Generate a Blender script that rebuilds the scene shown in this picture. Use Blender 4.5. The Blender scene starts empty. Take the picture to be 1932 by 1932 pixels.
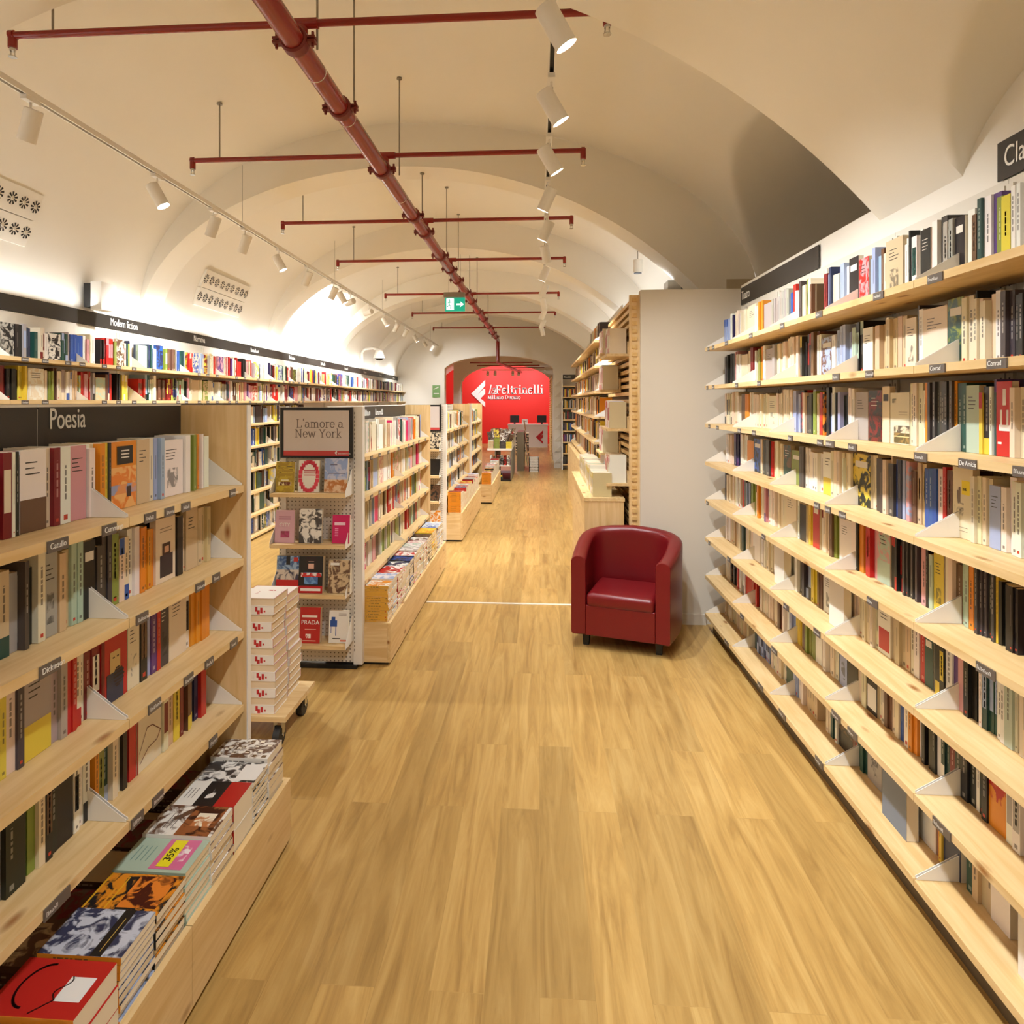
import bpy, bmesh, math, random
from mathutils import Matrix, Vector
PI = math.pi
sc = bpy.context.scene
COL = bpy.context.scene.collection
random.seed(7)

# ------------------------------------------------------------------ camera
YAW = math.atan(80/1200)
cam_data = bpy.data.cameras.new('camera')
cam = bpy.data.objects.new('camera', cam_data); COL.objects.link(cam)
cam_data.sensor_fit = 'HORIZONTAL'; cam_data.sensor_width = 36.0
cam_data.lens = 36.0*1200/1932
cam_data.shift_x = (966-938)/1932
cam_data.shift_y = -(966-758)/1932
cam_data.clip_start = 0.05; cam_data.clip_end = 100
cam.location = (0, 0, 1.6)
cam.rotation_euler = (PI/2, 0, YAW)
sc.camera = cam

# ------------------------------------------------------------------ world, exposure
w = bpy.data.worlds.new('world'); sc.world = w; w.use_nodes = True
w.node_tree.nodes['Background'].inputs[0].default_value = (1.0, 0.9, 0.78, 1)
w.node_tree.nodes['Background'].inputs[1].default_value = 0.5
vs = sc.view_settings
vs.view_transform = 'Standard'; vs.look = 'None'; vs.gamma = 1; vs.use_curve_mapping = False
vs.exposure = 1.27
sc.cycles.use_denoising = True
sc.cycles.max_bounces = 6; sc.cycles.diffuse_bounces = 4; sc.cycles.glossy_bounces = 2
sc.cycles.use_adaptive_sampling = True; sc.cycles.adaptive_threshold = .03
sc.cycles.sample_clamp_indirect = 6
LAMP_W = 62.0
LAMP_COL = (0.955, 1.0, 1.03)

def strip_light(name, loc, size, energy, rot=(PI, 0, 0)):
    """added strip uplight brightening the vault; its fitting is assumed"""
    ld = bpy.data.lights.new(name, 'AREA'); ld.shape = 'RECTANGLE'; ld.size, ld.size_y = size; ld.energy = energy; ld.color = LAMP_COL
    o = bpy.data.objects.new(name, ld); COL.objects.link(o); o.location = loc; o.rotation_euler = rot; return o
strip_light('added_uplight', (-3.52, 9.2, 2.32), (.08, 15.5), 11, (PI, -.25, .0375))
strip_light('added_uplight', (-3.22, -.7, 2.32), (.08, 5.0), 2.5, (PI, -.25, .0375))
strip_light('added_uplight', (1.1, 9.6, 2.66), (.08, 8.0), 7, (PI, .1, 0))  # added beyond the slatted screen to lift the vault; no known fitting
def lin(c):
    return tuple(((v/255)/12.92 if v/255 <= .04045 else ((v/255+.055)/1.055)**2.4) for v in c)

# ------------------------------------------------------------------ materials
MATS = {}
def nt(m): return m.node_tree.nodes, m.node_tree.links
def mat(name, rgb, rough=.5, metal=0, bump=0, bscale=60, var=0, vscale=3, spec=.5, emit=0, alpha=None):
    if name in MATS: return MATS[name]
    m = bpy.data.materials.new(name); m.use_nodes = True; N, L = nt(m)
    b = N['Principled BSDF']; c = (*lin(rgb), 1)
    b.inputs['Base Color'].default_value = c
    b.inputs['Roughness'].default_value = rough; b.inputs['Metallic'].default_value = metal
    b.inputs['Specular IOR Level'].default_value = spec
    tc = N.new('ShaderNodeTexCoord')
    if var:
        nz = N.new('ShaderNodeTexNoise'); nz.inputs['Scale'].default_value = vscale; nz.inputs['Detail'].default_value = 4
        L.new(tc.outputs['Object'], nz.inputs['Vector'])
        mx = N.new('ShaderNodeMix'); mx.data_type = 'RGBA'
        mx.inputs[6].default_value = tuple(v*(1-var) for v in c[:3])+(1,)
        mx.inputs[7].default_value = tuple(min(1, v*(1+var)) for v in c[:3])+(1,)
        L.new(nz.outputs['Fac'], mx.inputs[0]); L.new(mx.outputs[2], b.inputs['Base Color'])
    if bump:
        nz2 = N.new('ShaderNodeTexNoise'); nz2.inputs['Scale'].default_value = bscale; nz2.inputs['Detail'].default_value = 3
        L.new(tc.outputs['Object'], nz2.inputs['Vector'])
        bp = N.new('ShaderNodeBump'); bp.inputs['Strength'].default_value = bump; bp.inputs['Distance'].default_value = .004
        L.new(nz2.outputs['Fac'], bp.inputs['Height']); L.new(bp.outputs['Normal'], b.inputs['Normal'])
    if emit:
        b.inputs['Emission Color'].default_value = c; b.inputs['Emission Strength'].default_value = emit
    MATS[name] = m
    return m

def wood(name, c1, c2, axis='Y', rough=.45, knots=True):
    m = bpy.data.materials.new(name); m.use_nodes = True; N, L = nt(m); b = N['Principled BSDF']
    tc = N.new('ShaderNodeTexCoord'); mp = N.new('ShaderNodeMapping')
    s = {'X': (1.2, 14, 14), 'Y': (14, 1.2, 14), 'Z': (14, 14, 1.2)}[axis]
    mp.inputs['Scale'].default_value = s
    L.new(tc.outputs['Object'], mp.inputs['Vector'])
    n1 = N.new('ShaderNodeTexNoise'); n1.inputs['Scale'].default_value = 2.2; n1.inputs['Detail'].default_value = 6; n1.inputs['Distortion'].default_value = .8
    L.new(mp.outputs['Vector'], n1.inputs['Vector'])
    r = N.new('ShaderNodeValToRGB'); r.color_ramp.elements[0].position = .35; r.color_ramp.elements[1].position = .68
    r.color_ramp.elements[0].color = (*lin(c1), 1); r.color_ramp.elements[1].color = (*lin(c2), 1)
    L.new(n1.outputs['Fac'], r.inputs['Fac'])
    out = r.outputs['Color']
    if knots:
        mp2 = N.new('ShaderNodeMapping'); s2 = {'X': (5, 13, 13), 'Y': (13, 5, 13), 'Z': (13, 13, 5)}[axis]
        mp2.inputs['Scale'].default_value = s2
        L.new(tc.outputs['Object'], mp2.inputs['Vector'])
        v = N.new('ShaderNodeTexVoronoi'); v.inputs['Scale'].default_value = .75
        L.new(mp2.outputs['Vector'], v.inputs['Vector'])
        r2 = N.new('ShaderNodeValToRGB'); r2.color_ramp.elements[0].position = .05; r2.color_ramp.elements[1].position = .16
        r2.color_ramp.elements[0].color = (1, 1, 1, 1); r2.color_ramp.elements[1].color = (0, 0, 0, 1)
        L.new(v.outputs['Distance'], r2.inputs['Fac'])
        mx = N.new('ShaderNodeMix'); mx.data_type = 'RGBA'; L.new(r2.outputs['Color'], mx.inputs[0])
        L.new(out, mx.inputs[6]); mx.inputs[7].default_value = (*lin((150, 96, 45)), 1)
        out = mx.outputs[2]
    L.new(out, b.inputs['Base Color']); b.inputs['Roughness'].default_value = rough
    MATS[name] = m; return m

M_WALL = mat('plaster', (237, 230, 218), .85, bump=.12, bscale=9, var=.02)
M_CEIL = mat('vault_plaster', (240, 233, 220), .9, bump=.1, bscale=7, var=.02)
M_NICHE_SHADED = mat('niche_plaster_shaded', (196, 178, 148), .9, var=.03)  # wall plaster darkened: the recess shade is put into its colour
M_PART = mat('partition_paint', (214, 204, 188), .8, var=.015)
M_WHITE = mat('white_metal', (236, 230, 220), .4)
M_CREAMM = mat('cream_metal', (222, 214, 200), .45)
M_DARK = mat('dark_sign', (52, 47, 42), .45)
M_HOLD = mat('label_grey', (98, 88, 80), .35)
M_TEXT = mat('sign_white', (240, 236, 228), .5)
M_TXTG = mat('text_grey', (120, 112, 106), .6)
M_BLACK = mat('black', (26, 25, 25), .45)
M_RUBBER = mat('rubber', (40, 38, 36), .6)
M_CHROME = mat('chrome', (200, 198, 192), .2, metal=1)
M_STEEL = mat('steel', (150, 142, 128), .4, metal=.6)
M_PIPE = mat('pipe_red', (140, 38, 30), .25, var=.05)
M_PIPED = mat('coupling_red', (112, 30, 24), .5)
M_REDW = mat('red_wall', (224, 30, 12), .55)
M_REDL = mat('logo_red', (190, 20, 30), .5)
M_GREEN = mat('exit_green', (10, 140, 112), .5, emit=.5)
M_EXW = mat('exit_white', (240, 240, 236), .5, emit=.8)
M_SAGE = mat('sage_sign', (120, 160, 95), .5)
M_LENS = mat('lamp_lens', (255, 248, 235), .3, emit=22)
M_PAGES = mat('pages', (228, 214, 186), .8, bump=.25, bscale=300, var=.05, vscale=120)
M_RPAGES = mat('pages_white', (235, 226, 208), .8, var=.04, vscale=150)
M_PINE = wood('pine', (214, 178, 120), (230, 200, 148), 'Y')
M_PINEZ = wood('pine_upright', (214, 176, 118), (232, 200, 148), 'Z')
M_PINEX = wood('pine_cross', (216, 180, 124), (234, 206, 156), 'X')
M_SLAT = wood('slat_wood', (206, 162, 96), (226, 190, 128), 'Y', knots=False)

def leather():
    m = bpy.data.materials.new('red_leather'); m.use_nodes = True; N, L = nt(m); b = N['Principled BSDF']
    b.inputs['Base Color'].default_value = (*lin((112, 16, 21)), 1); b.inputs['Roughness'].default_value = .34
    tc = N.new('ShaderNodeTexCoord'); v = N.new('ShaderNodeTexVoronoi'); v.inputs['Scale'].default_value = 260
    L.new(tc.outputs['Object'], v.inputs['Vector'])
    bp = N.new('ShaderNodeBump'); bp.inputs['Strength'].default_value = .12; bp.inputs['Distance'].default_value = .002
    L.new(v.outputs['Distance'], bp.inputs['Height']); L.new(bp.outputs['Normal'], b.inputs['Normal'])
    return m
M_LEATHER = leather()

def floor_mat():
    m = bpy.data.materials.new('oak_plank_floor'); m.use_nodes = True; N, L = nt(m); b = N['Principled BSDF']
    tc = N.new('ShaderNodeTexCoord'); mp = N.new('ShaderNodeMapping'); mp.inputs['Rotation'].default_value = (0, 0, PI/2)
    L.new(tc.outputs['Object'], mp.inputs['Vector'])
    br = N.new('ShaderNodeTexBrick'); br.offset = .37; br.inputs['Scale'].default_value = 1
    br.inputs['Brick Width'].default_value = 1.25; br.inputs['Row Height'].default_value = .15
    br.inputs['Mortar Size'].default_value = .0012; br.inputs['Mortar Smooth'].default_value = .5; br.inputs['Bias'].default_value = 0
    br.inputs['Color1'].default_value = (.0, .0, .0, 1); br.inputs['Color2'].default_value = (1, 1, 1, 1); br.inputs['Mortar'].default_value = (.35, .35, .35, 1)
    L.new(mp.outputs['Vector'], br.inputs['Vector'])
    mp2 = N.new('ShaderNodeMapping'); mp2.inputs['Scale'].default_value = (11, .9, 1)
    L.new(tc.outputs['Object'], mp2.inputs['Vector'])
    # offset grain per plank
    add = N.new('ShaderNodeVectorMath'); add.operation = 'ADD'
    sc_ = N.new('ShaderNodeVectorMath'); sc_.operation = 'SCALE'; sc_.inputs['Scale'].default_value = 7
    L.new(br.outputs['Color'], sc_.inputs[0]); L.new(mp2.outputs['Vector'], add.inputs[0]); L.new(sc_.outputs[0], add.inputs[1])
    n1 = N.new('ShaderNodeTexNoise'); n1.inputs['Scale'].default_value = 1.6; n1.inputs['Detail'].default_value = 8; n1.inputs['Distortion'].default_value = 1.2; n1.inputs['Roughness'].default_value = .62
    L.new(add.outputs[0], n1.inputs['Vector'])
    r = N.new('ShaderNodeValToRGB'); e = r.color_ramp.elements
    e[0].position = .3; e[0].color = (*lin((156, 120, 66)), 1); e[1].position = .72; e[1].color = (*lin((200, 165, 102)), 1)
    k = e.new(.5); k.color = (*lin((182, 145, 83)), 1)
    L.new(n1.outputs['Fac'], r.inputs['Fac'])
    n2 = N.new('ShaderNodeTexNoise'); n2.inputs['Scale'].default_value = 9; n2.inputs['Detail'].default_value = 4
    L.new(add.outputs[0], n2.inputs['Vector'])
    mx = N.new('ShaderNodeMix'); mx.data_type = 'RGBA'; mx.blend_type = 'MULTIPLY'; mx.inputs[0].default_value = .35
    L.new(r.outputs['Color'], mx.inputs[6]); L.new(n2.outputs['Color'], mx.inputs[7])
    hsv = N.new('ShaderNodeHueSaturation'); L.new(r.outputs['Color'], hsv.inputs['Color'])
    mr = N.new('ShaderNodeMapRange'); mr.inputs[3].default_value = .86; mr.inputs[4].default_value = 1.1
    L.new(br.outputs['Color'], mr.inputs[0]); L.new(mr.outputs[0], hsv.inputs['Value'])
    L.new(hsv.outputs['Color'], b.inputs['Base Color'])
    b.inputs['Roughness'].default_value = .33; b.inputs['Specular IOR Level'].default_value = .45
    bp = N.new('ShaderNodeBump'); bp.inputs['Strength'].default_value = .15; bp.inputs['Distance'].default_value = .003
    L.new(n2.outputs['Fac'], bp.inputs['Height']); L.new(bp.outputs['Normal'], b.inputs['Normal'])
    return m
M_FLOOR = floor_mat()

def peg_mat():
    m = bpy.data.materials.new('peg_board'); m.use_nodes = True; N, L = nt(m); b = N['Principled BSDF']
    tc = N.new('ShaderNodeTexCoord'); sx = N.new('ShaderNodeSeparateXYZ'); L.new(tc.outputs['Object'], sx.inputs[0])
    def cell(o):
        a = N.new('ShaderNodeMath'); a.operation = 'MULTIPLY'; a.inputs[1].default_value = 1/.024; L.new(sx.outputs[o], a.inputs[0])
        f = N.new('ShaderNodeMath'); f.operation = 'FRACT'; L.new(a.outputs[0], f.inputs[0])
        s = N.new('ShaderNodeMath'); s.operation = 'SUBTRACT'; s.inputs[1].default_value = .5; L.new(f.outputs[0], s.inputs[0])
        p = N.new('ShaderNodeMath'); p.operation = 'MULTIPLY'; L.new(s.outputs[0], p.inputs[0]); L.new(s.outputs[0], p.inputs[1]); return p
    a = cell('X'); c = cell('Z'); d = N.new('ShaderNodeMath'); d.operation = 'ADD'; L.new(a.outputs[0], d.inputs[0]); L.new(c.outputs[0], d.inputs[1])
    lt = N.new('ShaderNodeMath'); lt.operation = 'LESS_THAN'; lt.inputs[1].default_value = .03; L.new(d.outputs[0], lt.inputs[0])
    mx = N.new('ShaderNodeMix'); mx.data_type = 'RGBA'; L.new(lt.outputs[0], mx.inputs[0])
    mx.inputs[6].default_value = (*lin((226, 216, 200)), 1); mx.inputs[7].default_value = (*lin((120, 108, 92)), 1)
    L.new(mx.outputs[2], b.inputs['Base Color']); b.inputs['Roughness'].default_value = .5
    return m
M_PEG = peg_mat()

def print_mat():
    """Printed card: colour A, with blotches of colour B where the print has a picture."""
    m = bpy.data.materials.new('printed_card'); m.use_nodes = True; N, L = nt(m); b = N['Principled BSDF']
    a = N.new('ShaderNodeAttribute'); a.attribute_name = 'ColA'; c = N.new('ShaderNodeAttribute'); c.attribute_name = 'ColB'
    tc = N.new('ShaderNodeTexCoord'); oi = N.new('ShaderNodeObjectInfo')
    ad = N.new('ShaderNodeVectorMath'); ad.operation = 'ADD'; L.new(tc.outputs['Object'], ad.inputs[0]); L.new(oi.outputs['Location'], ad.inputs[1])
    n = N.new('ShaderNodeTexNoise'); n.inputs['Scale'].default_value = 26; n.inputs['Detail'].default_value = 3; n.inputs['Distortion'].default_value = .9
    L.new(ad.outputs[0], n.inputs['Vector'])
    r = N.new('ShaderNodeValToRGB'); r.color_ramp.elements[0].position = .44; r.color_ramp.elements[1].position = .54
    L.new(n.outputs['Fac'], r.inputs['Fac'])
    mx = N.new('ShaderNodeMix'); mx.data_type = 'RGBA'; L.new(r.outputs['Color'], mx.inputs[0]); L.new(a.outputs['Color'], mx.inputs[6]); L.new(c.outputs['Color'], mx.inputs[7])
    L.new(mx.outputs[2], b.inputs['Base Color']); b.inputs['Roughness'].default_value = .38
    return m
M_PRINT = print_mat()

# ------------------------------------------------------------------ mesh helpers
class MB:
    def __init__(s): s.v = []; s.f = []; s.m = []; s.sm = []
    def add(s, vs_, fs, mi=0, smooth=False):
        o = len(s.v); s.v += [tuple(v) for v in vs_]
        for f in fs: s.f.append(tuple(o+i for i in f)); s.m.append(mi); s.sm.append(smooth)
        return s
    def box(s, a, b, mi=0, M=None):
        x0, y0, z0 = [min(p, q) for p, q in zip(a, b)]; x1, y1, z1 = [max(p, q) for p, q in zip(a, b)]
        vs_ = [(x0,y0,z0),(x1,y0,z0),(x1,y1,z0),(x0,y1,z0),(x0,y0,z1),(x1,y0,z1),(x1,y1,z1),(x0,y1,z1)]
        if M: vs_ = [M @ Vector(v) for v in vs_]
        return s.add(vs_, [(3,2,1,0),(4,5,6,7),(0,1,5,4),(1,2,6,5),(2,3,7,6),(3,0,4,7)], mi)
    def quad(s, p, mi=0): return s.add(p, [tuple(range(len(p)))], mi)
    def prism(s, pts, ax, a, b, mi=0, M=None):
        """pts: 2-D outline in the two axes other than ax; extruded along ax from a to b."""
        def mk(p, t):
            q = list(p); q.insert(ax, t); v = Vector(q); return M @ v if M else v
        n = len(pts); vs_ = [mk(p, a) for p in pts]+[mk(p, b) for p in pts]
        fs = [tuple(range(n)), tuple(range(2*n-1, n-1, -1))]+[((i+1) % n, i, n+i, n+(i+1) % n) for i in range(n)]
        return s.add(vs_, fs, mi)
    def tube(s, p, q, r, n=12, mi=0, r2=None, cap=True, smooth=True):
        p = Vector(p); q = Vector(q); d = (q-p).normalized(); u = d.orthogonal().normalized(); v = d.cross(u); r2 = r if r2 is None else r2
        vs_ = [p+(u*math.cos(t)+v*math.sin(t))*r for t in (2*PI*i/n for i in range(n))]+[q+(u*math.cos(t)+v*math.sin(t))*r2 for t in (2*PI*i/n for i in range(n))]
        s.add(vs_, [(i, (i+1) % n, n+(i+1) % n, n+i) for i in range(n)], mi, smooth)
        if cap: s.add(vs_, [tuple(range(n-1, -1, -1)), tuple(range(n, 2*n))], mi)
        return s
    def path(s, P, r, n=8, mi=0):
        for a, b in zip(P, P[1:]): s.tube(a, b, r, n, mi)
        return s
    def build(s, name, mats, parent=None, **props):
        me = bpy.data.meshes.new(name); me.from_pydata(s.v, [], s.f)
        mats = mats if isinstance(mats, (list, tuple)) else [mats]
        for m in mats: me.materials.append(m)
        me.polygons.foreach_set('material_index', s.m); me.polygons.foreach_set('use_smooth', s.sm)
        me.validate(); me.update()
        bm = bmesh.new(); bm.from_mesh(me); bmesh.ops.recalc_face_normals(bm, faces=bm.faces); bm.to_mesh(me); bm.free()
        return link(name, me, parent, **props)
def link(name, data, parent=None, **props):
    o = bpy.data.objects.new(name, data); COL.objects.link(o)
    if parent is not None:
        o.parent = parent
        o.matrix_parent_inverse = ROOTINV.get(parent.name, Matrix())
    for k, v in props.items(): o[k] = v
    return o
ROOTINV = {}
def thing(name, label, cat, loc, group=None, rotz=0):
    """an Empty at the thing's base; its parts' meshes are written in world coordinates"""
    o = bpy.data.objects.new(name, None); COL.objects.link(o); o.empty_display_size = .1
    o.location = loc; o.rotation_euler = (0, 0, rotz)
    ROOTINV[o.name] = (Matrix.Translation(loc) @ Matrix.Rotation(rotz, 4, 'Z')).inverted()
    tag(o, label, cat, group); return o
def tag(o, label, cat, group=None):
    o['label'] = label; o['category'] = cat
    if group: o['group'] = group
    return o
def struct(name, mb, m, parent=None):
    return mb.build(name, m, parent, kind='structure')
def glyphs(body, size, ext, M):
    """sans lettering turned into a plain mesh"""
    cu = bpy.data.curves.new('tmp', 'FONT'); cu.body = body; cu.size = size; cu.extrude = ext
    tmp = bpy.data.objects.new('tmp', cu); me = bpy.data.meshes.new_from_object(tmp)
    bpy.data.objects.remove(tmp); bpy.data.curves.remove(cu)
    me.transform(M); me.materials.clear(); return me
def text(body, origin, facing, size, m, parent, name='lettering', sx=1.0, ext=.0015, XF=None):
    ex, ez = {'-X': ((0, -1, 0), (-1, 0, 0)), '+X': ((0, 1, 0), (1, 0, 0)), '-Y': ((1, 0, 0), (0, -1, 0))}[facing]
    M = Matrix.Translation(origin) @ Matrix((Vector(ex)*sx, Vector((0, 0, 1)), Vector(ez))).transposed().to_4x4()
    if XF: M = XF @ M
    me = glyphs(body, size, ext, M); me.materials.append(m); me.name = name
    return link(name, me, parent)
# ------------------------------------------------------------------ the room
def xl(Y): return -3.27-.0375*Y          # left wall, runs slightly outward
XR = 1.44                                # right wall plane
XC = -1.18
ARCH_END = 2.80                          # far face of the near arch
def rib_z(x, Y):
    d = x-XC
    if d >= 0: return .156+math.sqrt(max(.2, 11.76-d*d))
    t = min(1, -d/(XC-xl(Y))); return 2.25+1.336*math.sqrt(max(0, 1-t*t))
def bay_z(x, Y, hr=2.64):
    d = x-XC
    if d >= 0: t = min(1, d/hr); return 2.45+1.5*math.sqrt(max(0, 1-t*t))
    t = min(1, -d/(XC-xl(Y))); return 2.35+1.6*math.sqrt(max(0, 1-t*t))
def cross_z(Y): # side vault over the recess on the right, between Y 2.8 and 5.3
    t = (Y-4.05)/1.25; return 2.55+.75*math.sqrt(max(0, 1-t*t))
def us(n): return [-math.cos(PI*i/n) for i in range(n+1)]
def xs(Y, xr, n=72):
    a = xl(Y); h1 = XC-a; h2 = xr-XC
    return [XC+(u*h1 if u < 0 else u*h2) for u in us(n)]

mb = MB(); mb.quad([(-6, -4, 0), (6, -4, 0), (6, 27, 0), (-6, 27, 0)]); struct('floor', mb, M_FLOOR)

ceil = MB()
def strip(Y0, Y1, zf, xr, n=72, ny=1):
    rows = []
    for j in range(ny+1):
        Y = Y0+(Y1-Y0)*j/ny
        rows.append([(x, Y, zf(x, Y)) for x in xs(Y, xr, n)])
    vs_ = [v for r in rows for v in r]; m = n+1
    ceil.add(vs_, [(j*m+i, j*m+i+1, (j+1)*m+i+1, (j+1)*m+i) for j in range(ny) for i in range(n)], 0, True)
def ring(Y, za, zb, xr):
    X = xs(Y, xr); m = len(X)
    vs_ = [(x, Y, za(x, Y)) for x in X]+[(x, Y, zb(x, Y)) for x in X]
    ceil.add(vs_, [(i, i+1, m+i+1, m+i) for i in range(m-1)], 0)
def near_z(x, Y):   # shallow lunette over the right bookcases beside the camera
    z = rib_z(x, Y); t = (Y-.93)/1.33
    return max(z, 2.34+.42*math.sqrt(1-t*t)) if abs(t) < 1 and x > .3 else z
strip(-4, -.4, rib_z, XR+.02); strip(-.4, 2.27, near_z, XR+.02, n=160, ny=96); strip(2.27, ARCH_END, rib_z, XR+.02)
# first bay with the side vault cut into it
n, ny = 110, 56; rows = []
for j in range(ny+1):
    Y = ARCH_END+(5.30-ARCH_END)*j/ny
    a = xl(Y); X = [XC+u*(XC-a) for u in us(60)[:31]]+[XC+(3.4-XC)*(k+1)/n for k in range(n)]
    rows.append([(x, Y, max(bay_z(x, Y, 2.95) if x < XC+2.95 else 0, cross_z(Y) if x > .3 else 0)) for x in X])
m_ = len(rows[0]); vv = [v for r in rows for v in r]
ceil.add(vv, [(j*m_+i, j*m_+i+1, (j+1)*m_+i+1, (j+1)*m_+i) for j in range(ny) for i in range(m_-1)], 0, True)
ring(ARCH_END, rib_z, lambda x, Y: bay_z(x, Y, 2.95), 1.765)
ribs = [(5.30, 5.62), (8.15, 8.55), (11.3, 11.7), (14.4, 14.8)]
for a, b in ribs:
    strip(a, b, rib_z, XR+.02)
    ring(a, rib_z, (lambda x, Y: bay_z(x, Y, 2.95)) if a < 6 else bay_z, 1.765 if a < 6 else XR+.02); ring(b, rib_z, bay_z, XR+.02)
for a, b in ((5.62, 8.15), (8.55, 11.3), (11.7, 14.4), (14.8, 17.3)): strip(a, b, bay_z, XR+.02, ny=2)
struct('ceiling', ceil, M_CEIL)

# left wall, slightly splayed
mb = MB(); mb.quad([(xl(-4), -4, 0), (xl(17.3), 17.3, 0), (xl(17.3), 17.3, 2.7), (xl(-4), -4, 2.7)]); struct('wall_left', mb, M_WALL)
# right wall: behind the near shelves it stops at 2.43 m beside the recess
mb = MB(); mb.box((XR, -4, 0), (XR+.08, 4.66, 2.43)); mb.box((XR, -4, 2.43), (XR+.08, 2.26, 2.9)); mb.box((XR, 2.26, 2.43), (XR+.08, ARCH_END, 2.62))
mb.box((XR, 5.45, 0), (XR+.1, 17.3, 2.55))
struct('wall_right', mb, M_WALL)
mb = MB(); mb.box((.73, 4.66, 0), (XR+.08, 4.76, 2.41)); struct('wall_partition', mb, M_PART)
mb = MB(); mb.box((.735, 4.645, 0), (XR-.25, 4.66, .075)); struct('baseboard_partition', mb, M_PART)
# the recess: back wall and side walls under the side vault
mb = MB(); mb.quad([(3.38, 2.8, 0), (3.38, 5.3, 0), (3.38, 5.3, 3.4), (3.38, 2.8, 3.4)])
for Y in (2.802, 5.298): mb.quad([(XR+.08, Y, 0), (3.4, Y, 0), (3.4, Y, 2.6), (XR+.08, Y, 2.6)])
struct('wall_recess', mb, M_NICHE_SHADED)
mb = MB(); mb.quad([(-4, -4, 0), (2, -4, 0), (2, -4, 4), (-4, -4, 4)]); struct('wall_rear', mb, M_WALL)

# end wall with the arched opening into the next room
def arch_z(x):  # opening from -2.6 to .37
    c = -1.115; h = 1.485; t = min(1, abs(x-c)/h); return 2.42+.43*math.sqrt(max(0, 1-t*t*.96))
mb = MB()
for Y in (17.3, 17.6):
    X = [-2.6+2.97*i/40 for i in range(41)]
    vs_ = [(x, Y, arch_z(x)) for x in X]+[(x, Y, 4.1) for x in X]
    mb.add(vs_, [(i, i+1, 42+i, 41+i) for i in range(40)])
    mb.quad([(-4.2, Y, 0), (-2.6, Y, 0), (-2.6, Y, 4.1), (-4.2, Y, 4.1)]); mb.quad([(.37, Y, 0), (1.6, Y, 0), (1.6, Y, 4.1), (.37, Y, 4.1)])
X = [-2.6+2.97*i/40 for i in range(41)]
vs_ = [(x, 17.3, arch_z(x)) for x in X]+[(x, 17.6, arch_z(x)) for x in X]
mb.add(vs_, [(i, i+1, 42+i, 41+i) for i in range(40)])
mb.quad([(-2.6, 17.3, 0), (-2.6, 17.6, 0), (-2.6, 17.6, arch_z(-2.6)), (-2.6, 17.3, arch_z(-2.6))])
mb.quad([(.37, 17.3, 0), (.37, 17.6, 0), (.37, 17.6, arch_z(.37)), (.37, 17.3, arch_z(.37))])
struct('wall_far', mb, M_WALL)
# next room: a lower vault, a second arch, the red end wall
mb = MB()
def tz(x): c = -1.3; t = min(1, abs(x-c)/2.4); return 2.35+.85*math.sqrt(1-t*t)
X = [-3.7+4.8*i/40 for i in range(41)]
mb.add([(x, 17.6, tz(x)) for x in X]+[(x, 24.2, tz(x)) for x in X], [(i, i+1, 42+i, 41+i) for i in range(40)], 0, True)
def a2(x): c = -1.05; t = min(1, abs(x-c)/1.43); return 2.1+.68*math.sqrt(max(0, 1-t*t*.97))
for Y in (20.0, 20.35):
    X = [-2.48+2.86*i/36 for i in range(37)]
    mb.add([(x, Y, a2(x)) for x in X]+[(x, Y, 3.3) for x in X], [(i, i+1, 38+i, 37+i) for i in range(36)])
    mb.quad([(-2.72, Y, 0), (-2.48, Y, 0), (-2.48, Y, 3.3), (-2.72, Y, 3.3)]); mb.quad([(.38, Y, 0), (1.1, Y, 0), (1.1, Y, 3.3), (.38, Y, 3.3)])
mb.add([(x, 20, a2(x)) for x in X]+[(x, 20.35, a2(x)) for x in X], [(i, i+1, 38+i, 37+i) for i in range(36)])
for x in (-2.72, -2.48, .38): mb.quad([(x, 20, 0), (x, 20.35, 0), (x, 20.35, 2.4), (x, 20, 2.4)])
mb.quad([(1.1, 17.6, 0), (1.1, 24.2, 0), (1.1, 24.2, 2.5), (1.1, 17.6, 2.5)])
struct('wall_next_room', mb, M_WALL)
mb = MB(); mb.quad([(-3.7, 24.2, 0), (1.1, 24.2, 0), (1.1, 24.2, 3.25), (-3.7, 24.2, 3.25)])
mb.quad([(-3.7, 17.6, 0), (-3.7, 24.2, 0), (-3.7, 24.2, 2.4), (-3.7, 17.6, 2.4)]); struct('wall_red', mb, M_REDW)
mb = MB(); mb.box((-.9, 5.02, 0), (1.2, 5.05, .0035)); struct('trim_1', mb, mat('floor_strip', (226, 214, 196), .35))

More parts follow.
